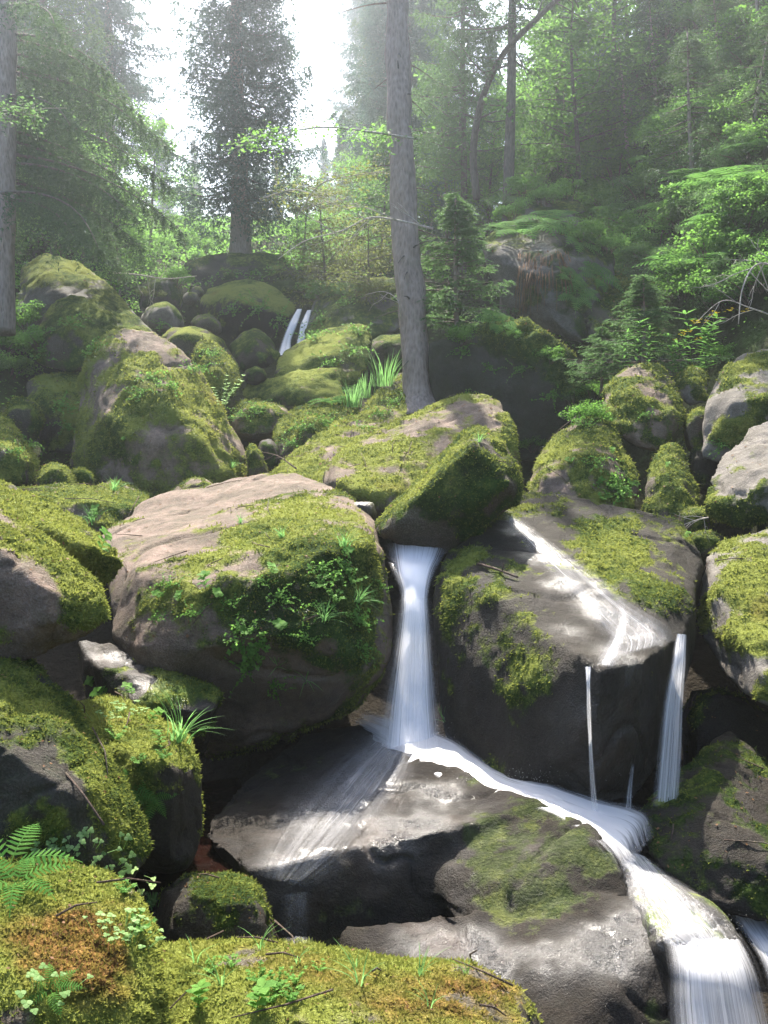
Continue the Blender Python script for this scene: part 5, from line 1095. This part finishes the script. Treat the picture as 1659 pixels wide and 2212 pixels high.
# ------------------------------------------------------------------ dead branches, twigs, sticks
tag(dead_branch([P(935, 494, 11.8), P(870, 478, 11.9), P(800, 470, 12), P(740, 498, 12), P(660, 520, 12.1), P(600, 560, 12.2)], .013, [(.1, .5, -.7, .5, -.1), (.25, .9, -.9, .35, 0), (.3, .7, -.8, -.3, 0), (.45, .7, -.9, .5, .1), (.55, .6, -.8, -.4, 0), (.65, .5, -.8, .5, 0), (.4, .8, -.6, -.5, .1)]), 'bare grey dead branch reaching left from the big trunk', 'branch')
tag(dead_branch([P(865, 690, 11.9), P(860, 650, 11.8), P(830, 630, 11.8), P(790, 636, 11.8)], .008, [(.3, .3, -.8, .4, 0), (.6, .3, -.6, -.5, 0)]), 'short pale snapped twig at the left of the big trunk', 'twig')
tag(dead_branch([P(240, 588, 15.4), P(300, 594, 15.3), P(360, 602, 15.2), P(425, 596, 15)], .014, [(.3, .35, .3, -.9, 0), (.45, .45, .1, -1, 0), (.55, .45, -.2, -1, 0), (.6, .3, .5, .8, 0)]), 'fallen dead branch above the long rock back at the left', 'branch')
tag(dead_branch([P(1720, 590, 9.2), P(1640, 570, 9.3), P(1605, 620, 9.2), P(1595, 700, 9.1)], .012, [(.15, .6, -.9, .2, 0), (.3, .5, -.3, -.8, 0), (.35, .6, .4, -.9, 0), (.45, .6, -.9, -.3, 0), (.5, .4, .6, -.6, 0), (.2, .5, -.5, .5, 0)]), 'bare whitish twigs hanging in at the right edge', 'branch')
tag(dead_branch([P(1690, 690, 9.0), P(1620, 665, 9.0), P(1560, 650, 9.1), P(1500, 700, 9.2)], .007, [(.3, .4, -.9, -.3, 0), (.5, .4, -.7, .5, 0), (.7, .3, -.5, -.8, 0)]), 'second finer spray of whitish twigs under the first', 'branch')
tag(dead_branch([P(1530, 1118, 7.2), P(1500, 1125, 7.1), P(1460, 1140, 7.1)], .006, [(.1, .2, -.9, .1, 0), (.3, .2, -.7, -.4, 0), (.5, .16, -.9, .3, 0), (.2, .2, .2, -.8, 0), (.6, .15, -.6, -.5, 0)], mat='twig'), 'little heap of dry twigs beneath the pale pitted boulder', 'twigs')
tag(dead_branch([P(640, 1012, 9.4), P(600, 985, 9.8), P(560, 975, 10.2)], .008, [(.3, .3, -.3, .6, 0), (.6, .2, -.6, -.3, 0)], mat='twig_d'), 'dark dead branch wedged in the gap by the round black stone', 'branch')
A = Acc(); p1, n1 = hit(1035, 1224); p2, n2 = hit(1118, 1254); tube(A, catmull([p1 + n1 * .02, (p1 + p2) / 2 + n1 * .03, p2 + n2 * .02], 12), np.linspace(.009, .006, 12), 6); mid = (p1 + p2) / 2 + n1 * .03; tube(A, [mid + (p2 - p1) * .15, mid + (p2 - p1) * .18 + [0, 0, .05]], .003, 4)
tag(A.build('fallen_stick', M['twig_d']), 'dark little stick lying on the left shoulder of the wet slab', 'stick')
A = Acc(); tube(A, catmull([P(140, 1668, 3.3), P(175, 1710, 3.2), P(225, 1782, 3.15)], 12), .004, 5); tag(A.build('fallen_stick', M['twig_d']), 'thin stick leaning on the dark lichen boulder at the left', 'stick')

# leafy overhanging branches
def leafy_branch(main, rad, label, leaf=.05, mat='leaf_l', nn=500, spread=.28):
    root = empty('overhanging_branch', P(*main[0]), label, 'branch'); b = P(*main[0]); A = Acc(); pth = catmull([P(*q) for q in main], 40) - b
    tube(A, pth, np.linspace(rad, rad * .3, 40), 6); C = []
    for k in range(26):
        i0 = int(RNG.integers(3, 39)); p = pth[i0]; e = RNG.normal(size=3) * [.8, .8, .35] * spread * 1.3; tube(A, [p, p + e * .5 + [0, 0, .02], p + e], [rad * .3, rad * .2, rad * .1], 4); C.append(p + e * RNG.random((nn // 26, 1)) + RNG.normal(size=(nn // 26, 3)) * .05)
    C = np.concatenate(C); m = len(C); D = nrm(RNG.normal(size=(m, 3)) * [1, 1, .3] + [0, 0, -.1]); U = nrm(RNG.normal(size=(m, 3)) * .3 + [0, 0, 1]); L = leaf * RNG.uniform(.6, 1.2, m); v, q = leaf_mesh(C, D, U, L, L * .36)
    v2, f2 = A.get(); build('twigs', v2, f2, M['twig'], root); build('leaves', v, q, M[mat], root); return root
leafy_branch([(900, 300, 12.4), (800, 285, 12), (700, 275, 11.8), (600, 290, 11.6), (500, 322, 11.5)], .014, 'leafy branch arching left across the large spruce, sunlit leaves', nn=620, spread=.22)
leafy_branch([(640, 470, 14), (690, 400, 13.6), (760, 380, 13.2), (830, 370, 12.8)], .012, 'olive leaved branch left of the big trunk, above the dead branch', mat='leaf_o', nn=420, spread=.4)
leafy_branch([(560, 430, 15), (640, 410, 14.6), (720, 440, 14.2), (800, 450, 13.8)], .012, 'reddish leaved twiggy branch beside the big trunk at dead branch height', mat='leaf_o', nn=420, spread=.45)
leafy_branch([(-80, 245, 8), (0, 240, 8), (50, 245, 8.1), (95, 255, 8.2)], .01, 'bright sprig of foliage hanging in at the upper left edge', mat='needle_l', nn=500, leaf=.03, spread=.12)

# ------------------------------------------------------------------ ferns, flowers, grasses
FN = fern(.62); FN2 = fern(.5, n=6, spread=1.15)
for (px, py, s_, lb) in [(1130, 505, 1.25, 'bright fern on the outcrop edge, leftmost of the row there'), (1190, 480, 1.1, 'fern beside the leftmost bright one on the outcrop'), (1085, 500, .7, 'small yellowish fern on the very lip of the outcrop'),
                         (1240, 520, 1.0, 'fern on the right shoulder of the outcrop'), (1290, 600, .8, 'dark fern hanging on the outcrop side above the bushy young spruce'), (1245, 640, .7, 'lower fern clinging to the face of the outcrop'),
                         (1075, 700, .7, 'fern on top of the dark rock wall beside the moss lip'), (745, 845, 1.0, 'sunlit fern on the boulder left of the tall grass clump'), (720, 870, .7, 'small fern below the sunlit one near the tall grass clump'),
                         (1230, 600, .6, 'pale fern frond group low on the outcrop face')]:
    h, n_ = hit(px, py); place(FN, h - [0, 0, .02], lb, 'fern', 'ferns on the rocks', sc=s_, nrmal=n_ * [1, 1, .6])
for k in range(46):
    h, n_ = ground_hit(RNG.uniform(1080, 1650), RNG.uniform(250, 620))
    if h is not None: place(FN, h + [0, 0, .1], 'green fern growing on the right hand forest slope', 'fern', 'ferns on the slope', sc=RNG.uniform(.9, 1.5))
A = Acc()
for k in range(150):
    x0 = 1120 + RNG.random() * 110; y0 = 545 + RNG.random() * 60; p, n_ = hit(x0, y0); l = RNG.uniform(.2, .5)
    tube(A, [p + n_ * .03, p + n_ * .09 + [0, 0, -l * .5], p + n_ * .06 + [RNG.normal() * .03, 0, -l]], [.004, .003, .002], 4)
tag(A.build('dead_fern_fronds', M['straw']), 'rust brown dead fern fronds hanging down the outcrop face', 'dead fronds', kind='stuff')
G1 = grass(.55, 46, .007, .16, lean=.35, name='grass_clump'); G2 = grass(.22, 34, .0032, .05, lean=.8); G3 = grass(.12, 7, .0022, .02, lean=.7)
for (px, py, s_, lb) in [(790, 860, 1.0, 'tall bluish grass clump left of the big trunk foot'), (830, 835, 1.0, 'tall grass clump closest to the big trunk'), (760, 880, .7, 'shorter grass clump at the left end of the tall ones')]:
    h, n_ = hit(px, py); place(G1, h, lb, 'grass clump', 'tall grass clumps', sc=s_)
for (px, py, s_, lb) in [(200, 1130, .9, 'vivid grass tuft on the mossy boulder at the left edge'), (385, 1600, 1.1, 'long bladed grass hanging over the steep mossy block'), (330, 1960, .7, 'grass sprig at the right side of the rust orange boulder'),
                         (1035, 955, .5, 'little grass on the tip of the wedge shaped boulder'), (610, 1160, .5, 'thin straw like grass on the pink topped boulder'), (520, 1130, .4, 'wispy grass left on the top of the pink topped boulder'), (745, 1180, .7, 'grass at the upper right edge of the pink topped boulder'), (245, 1060, .8, 'grass blade clump on the lumpy rock behind'), (770, 1300, .7, 'grass drooping down the right of the leafy dark front'), (500, 1010, .6, 'grass by the right foot of the egg shaped boulder'), (700, 1340, .6, 'grass hanging in the middle of the leafy dark front')]:
    h, n_ = hit(px, py); place(G2, h, lb, 'grass tuft', 'grass tufts on boulders', sc=s_, nrmal=n_)
for (px, py, s_) in [(780, 2130, 1), (905, 2110, .9), (1010, 2105, .6), (560, 2050, .8), (420, 2080, .8), (770, 2090, .5), (640, 2080, .6), (480, 2130, .8), (930, 2180, .7), (660, 1470, 1.3), (960, 1560, 1), (600, 1440, 1)]:
    h, n_ = hit(px, py); place(G3, h, 'tiny sprig of grass growing out of the moss', 'grass sprig', 'tiny grass sprigs', sc=s_, nrmal=n_)
S1 = sprout(.16, 5, .055, stems=1); S3 = sprout(.09, 3, .02, stems=9, flop=.7, name='small_leaved_sprout')
spr = [(445, 1275, 1.2, 'brightest leafy sprout in the middle of the dark boulder front'), (385, 1300, .8, 'small sprout left of the brightest one on the dark front'), (470, 1290, .9, 'sprout just right of the brightest one on the dark front'), (610, 1360, 1.1, 'spiky leafed sprout low right of centre on the dark front'), (350, 1290, .8, 'leftmost sprout on the leafy dark front'),
       (590, 1240, .9, 'round leaved plant near the top edge of the dark front'), (230, 1500, 1.1, 'pale leafy sprout on top of the steep mossy block'), (200, 1480, .9, 'leftmost pale sprout behind the steep mossy block'), (285, 1500, .9, 'pale sprout at the right of the steep block top'), (320, 1560, 1.0, 'leafy sprout on the face of the steep mossy block'),
       (345, 1610, .9, 'sprout beside the hanging grass on the steep block'), (1320, 980, .9, 'sprout on the shaded right side of the boulder behind the slab'), (1440, 1010, .8, 'sprout on the face of the tapering boulder'), (1480, 1165, .7, 'bright sprout at the right corner of the wet slab'), (430, 2180, 1.0, 'pale sprout at the lower left of the long brown moss boulder'), (555, 2190, 1.1, 'pale sprout in front on the long brown moss boulder'),
       (270, 950, .7, 'sprout halfway up the egg shaped boulder'), (1290, 1050, 1.0, 'broad leaved sprout low behind the wet slab'), (740, 1200, .9, 'two leaf sprout at the top right of the dark front'), (215, 1190, 1.3, 'broad leaf drooping at the end of the left mossy boulder'), (205, 1120, 1.4, 'broad upright leaf beside the vivid grass tuft')]
for (px, py, s_, lb) in spr:
    h, n_ = hit(px, py); place(S1, h, lb, 'plant', 'leafy sprouts on boulders', sc=s_ * .62, nrmal=n_)
for (px, py, s_) in [(600, 2140, 1), (630, 2165, 1), (580, 2170, .9), (640, 2125, .8), (500, 2090, .8), (690, 2100, .6), (460, 2100, .7), (560, 2120, .8), (720, 1300, 1.1), (760, 1260, 1), (740, 1230, .9), (690, 1270, .9), (520, 1400, 1.1), (540, 1430, 1), (560, 1390, 1), (530, 1370, .9), (770, 1340, 1), (800, 1300, .8),
                     (300, 2010, .8), (270, 1930, .8), (550, 1410, .8), (250, 1600, .8), (300, 1650, .8), (350, 1640, .9), (1340, 1070, 1.2), (1320, 1060, 1.2), (1360, 1050, 1), (1300, 1080, 1), (1230, 1000, .8)]:
    h, n_ = hit(px, py); place(S3, h, 'cluster of tiny leaved sprouts on a mossy boulder', 'plant', 'tiny leaved sprouts', sc=s_ * (.55 if h[1] < 4 else .8), nrmal=n_)
CR = creeper(.2, 200, .02)
for (px, py, s_) in [(420, 1330, .5), (560, 1260, .45), (660, 1380, .6), (590, 1480, .6), (500, 1310, .6), (780, 1400, .6), (820, 1270, .5), (340, 1340, .5), (730, 1250, .8), (700, 1320, .7), (1000, 760, .9), (1060, 800, .8), (1130, 800, .9), (1200, 850, 1.0), (1250, 920, .9), (1010, 850, .7), (300, 640, .9), (350, 700, .8), (1400, 900, .6), (1560, 960, .6), (510, 1370, .9), (540, 1440, .8), (770, 1350, .8), (600, 1290, .7), (690, 1230, .8), (370, 1270, .6), (320, 820, 1.1), (370, 840, 1.1), (300, 850, .9), (420, 800, 1), (130, 880, 1.1), (150, 930, 1.1), (90, 760, 1.2), (150, 700, 1.2), (200, 760, 1.1), (440, 800, .9), (450, 770, .9), (560, 670, 1.4), (600, 690, 1.4), (500, 670, 1.3), (760, 760, 1.2), (720, 790, 1.2), (780, 720, 1.2), (520, 900, .9), (550, 890, .9), (660, 930, 1), (700, 920, 1), (640, 960, .9), (1320, 1040, 1), (1340, 1080, 1), (1290, 1000, .8), (700, 690, 1.3), (680, 730, 1.3), (740, 660, 1.4), (790, 920, .9), (830, 900, .9), (860, 870, .8), (40, 980, .8), (60, 960, .8), (880, 1010, .1)]:
    h, n_ = hit(px, py); place(CR, h + n_ * .01, 'mat of small round leaves creeping over a mossy boulder', 'creeping plant', 'creeping plants on boulders', sc=s_ * (np.linalg.norm(h - CAM) / 9) ** .3, nrmal=n_)
CL = clover(16, .09, .013)
for (px, py, s_) in [(190, 1835, 1.0), (250, 1870, 1), (140, 1845, .9), (300, 1920, 1), (280, 1900, .9), (320, 1960, .8), (275, 2010, 1), (290, 2040, .8), (240, 2030, .8), (100, 1850, .9), (260, 1540, 1), (230, 1560, 1), (300, 1550, .9), (90, 2150, 1)]:
    h, n_ = hit(px, py); place(CL, h, 'pale wood sorrel leaves on the mossy boulders at the left', 'wood sorrel', 'wood sorrel patches', sc=s_, nrmal=n_)
for (px, py, s_, lb) in [(20, 1870, .4, 'dark green fern at the bottom left edge'), (35, 1910, .34, 'second dark fern just below the bottom left one'), (110, 2140, .16, 'small low fern on the rust orange boulder'), (290, 1700, .25, 'pale fern like leaf hanging on the steep mossy block'), (330, 1720, .22, 'lower pale fern leaf on the steep mossy block')]:
    h, n_ = hit(px, py); place(FN2, h, lb, 'fern', 'small ferns at the left', sc=s_, nrmal=n_)
# flower plants on the right
FL = sprout(.62, 9, .12, mat='fern', name='yellow_flower_plant', stems=5, flop=.15, asp=.16)
A = Acc()
for k in range(5):
    c0 = RNG.normal(size=3) * [.13, .13, .06] + [0, 0, .58]
    for j in range(9):
        c = c0 + RNG.normal(size=3) * [.03, .03, .012]; D = nrm(np.array([[math.cos(t), math.sin(t), .2] for t in np.linspace(0, 6.28, 6)[:5]])); sz = np.full(5, .018); v, q = leaf_simple(np.tile(c, (5, 1)), D, np.tile([0, 0, 1.], (5, 1)), sz, sz * .3); A.add(v, q=q)
A.build('flowers', M['petal'], FL)
place(FL, P(1520, 805, 10.0), 'yellow flowering plant behind the peaked lichen rock, taller of the two', 'flower', sc=1.0)
place(FL, P(1470, 810, 10.2), 'lower yellow flowering plant left of the taller one', 'flower', sc=.7)
TP = sprout(.6, 9, .12, mat='fern', name='lance_leaved_plant', stems=1, flop=.1, asp=.12)
for (px, s_, lb) in [(1345, .75, 'lance leaved plant above the pink patched boulder, left one'), (1375, .95, 'lance leaved plant above the pink patched boulder, middle tallest'), (1400, .8, 'lance leaved plant above the pink patched boulder, right one')]:
    place(TP, P(px, 800, 10.2), lb, 'plant', sc=s_)
WP = sprout(.35, 6, .035, mat='clover', name='whitish_plant', stems=7, flop=.6)
h, n_ = hit(478, 880); place(WP, h, 'whitish flowering plant at the right flank of the egg shaped boulder', 'plant', sc=1)

# ------------------------------------------------------------------ fallen leaves, needles and twigs lying on the rocks
A = Acc(); C, D, U, L = [], [], [], []
AV, AF, o_ = [], [], 0
for k_, r_ in ROCKS.items():
    if k_ in ('C1', 'C2', 'B2', 'B1b'): continue
    AV.append(r_['V']); AF.append(r_['F'] + o_); o_ += len(r_['V'])
AV, AF = np.concatenate(AV), np.concatenate(AF)
e = np.cross(AV[AF[:, 1]] - AV[AF[:, 0]], AV[AF[:, 2]] - AV[AF[:, 0]]); ar = np.linalg.norm(e, axis=1); fn = e / (ar[:, None] + 1e-12); fc = AV[AF].mean(1)
dd_ = np.linalg.norm(fc - CAM, axis=1); px_, py_, _ = proj(fc); w_ = ar / dd_ ** 1.6 * np.clip(fn[:, 2] - .15, 0, 1) * (px_ > -20) & 1 if False else ar / dd_ ** 1.6 * np.clip(fn[:, 2] - .15, 0, 1) * ((px_ > -20) & (px_ < 1680) & (dd_ < 16))
ii = RNG.choice(len(AF), 1900, p=w_ / w_.sum()); C = fc[ii] + fn[ii] * .006; D = nrm(np.cross(fn[ii], rand_unit(len(ii))) + fn[ii] * .15); L = RNG.uniform(.01, .026, len(ii)) * (dd_[ii] / 6) ** .8
v, q = leaf_simple(C, D, fn[ii], L, L * RNG.uniform(.06, .45, len(ii)))
tag(build('leaf_litter', v, q, M['straw'], smooth=False), 'brown fallen leaves and needles scattered over the boulders', 'leaf litter', kind='stuff')
A = Acc(); ii = RNG.choice(len(AF), 130, p=w_ / w_.sum())
for k in ii:
    d0 = np.cross(fn[k], rand_unit(1)[0]); d0 /= np.linalg.norm(d0) + 1e-6; l = RNG.uniform(.05, .22) * (dd_[k] / 7) ** .5; c = fc[k] + fn[k] * .012; s1 = d0 * l
    tube(A, [c - s1, c + fn[k] * .008 + np.cross(fn[k], d0) * l * .12, c + s1], [.0035, .003, .0016], 4)
tag(A.build('twig_litter', M['twig_d']), 'short broken twigs strewn over the boulders', 'twigs', kind='stuff')
# ------------------------------------------------------------------ air
hz = bpy.data.meshes.new('haze'); bm = bmesh.new(); bmesh.ops.create_cube(bm, size=1)
for v_ in bm.verts: v_.co = Vector((v_.co.x * 150, 60 + v_.co.y * 146, 19 + v_.co.z * 44))
bm.to_mesh(hz); bm.free(); ho = bpy.data.objects.new('haze', hz); COL.objects.link(ho); ho['kind'] = 'stuff'
hm = bpy.data.materials.new('haze_air'); hm.use_nodes = True; t_ = hm.node_tree; t_.nodes.clear()
vo = t_.nodes.new('ShaderNodeVolumePrincipled'); ou = t_.nodes.new('ShaderNodeOutputMaterial'); t_.links.new(vo.outputs[0], ou.inputs['Volume'])
vo.inputs['Color'].default_value = (.86, .93, 1, 1); vo.inputs['Density'].default_value = .0032; vo.inputs['Anisotropy'].default_value = .82
hz.materials.append(hm)
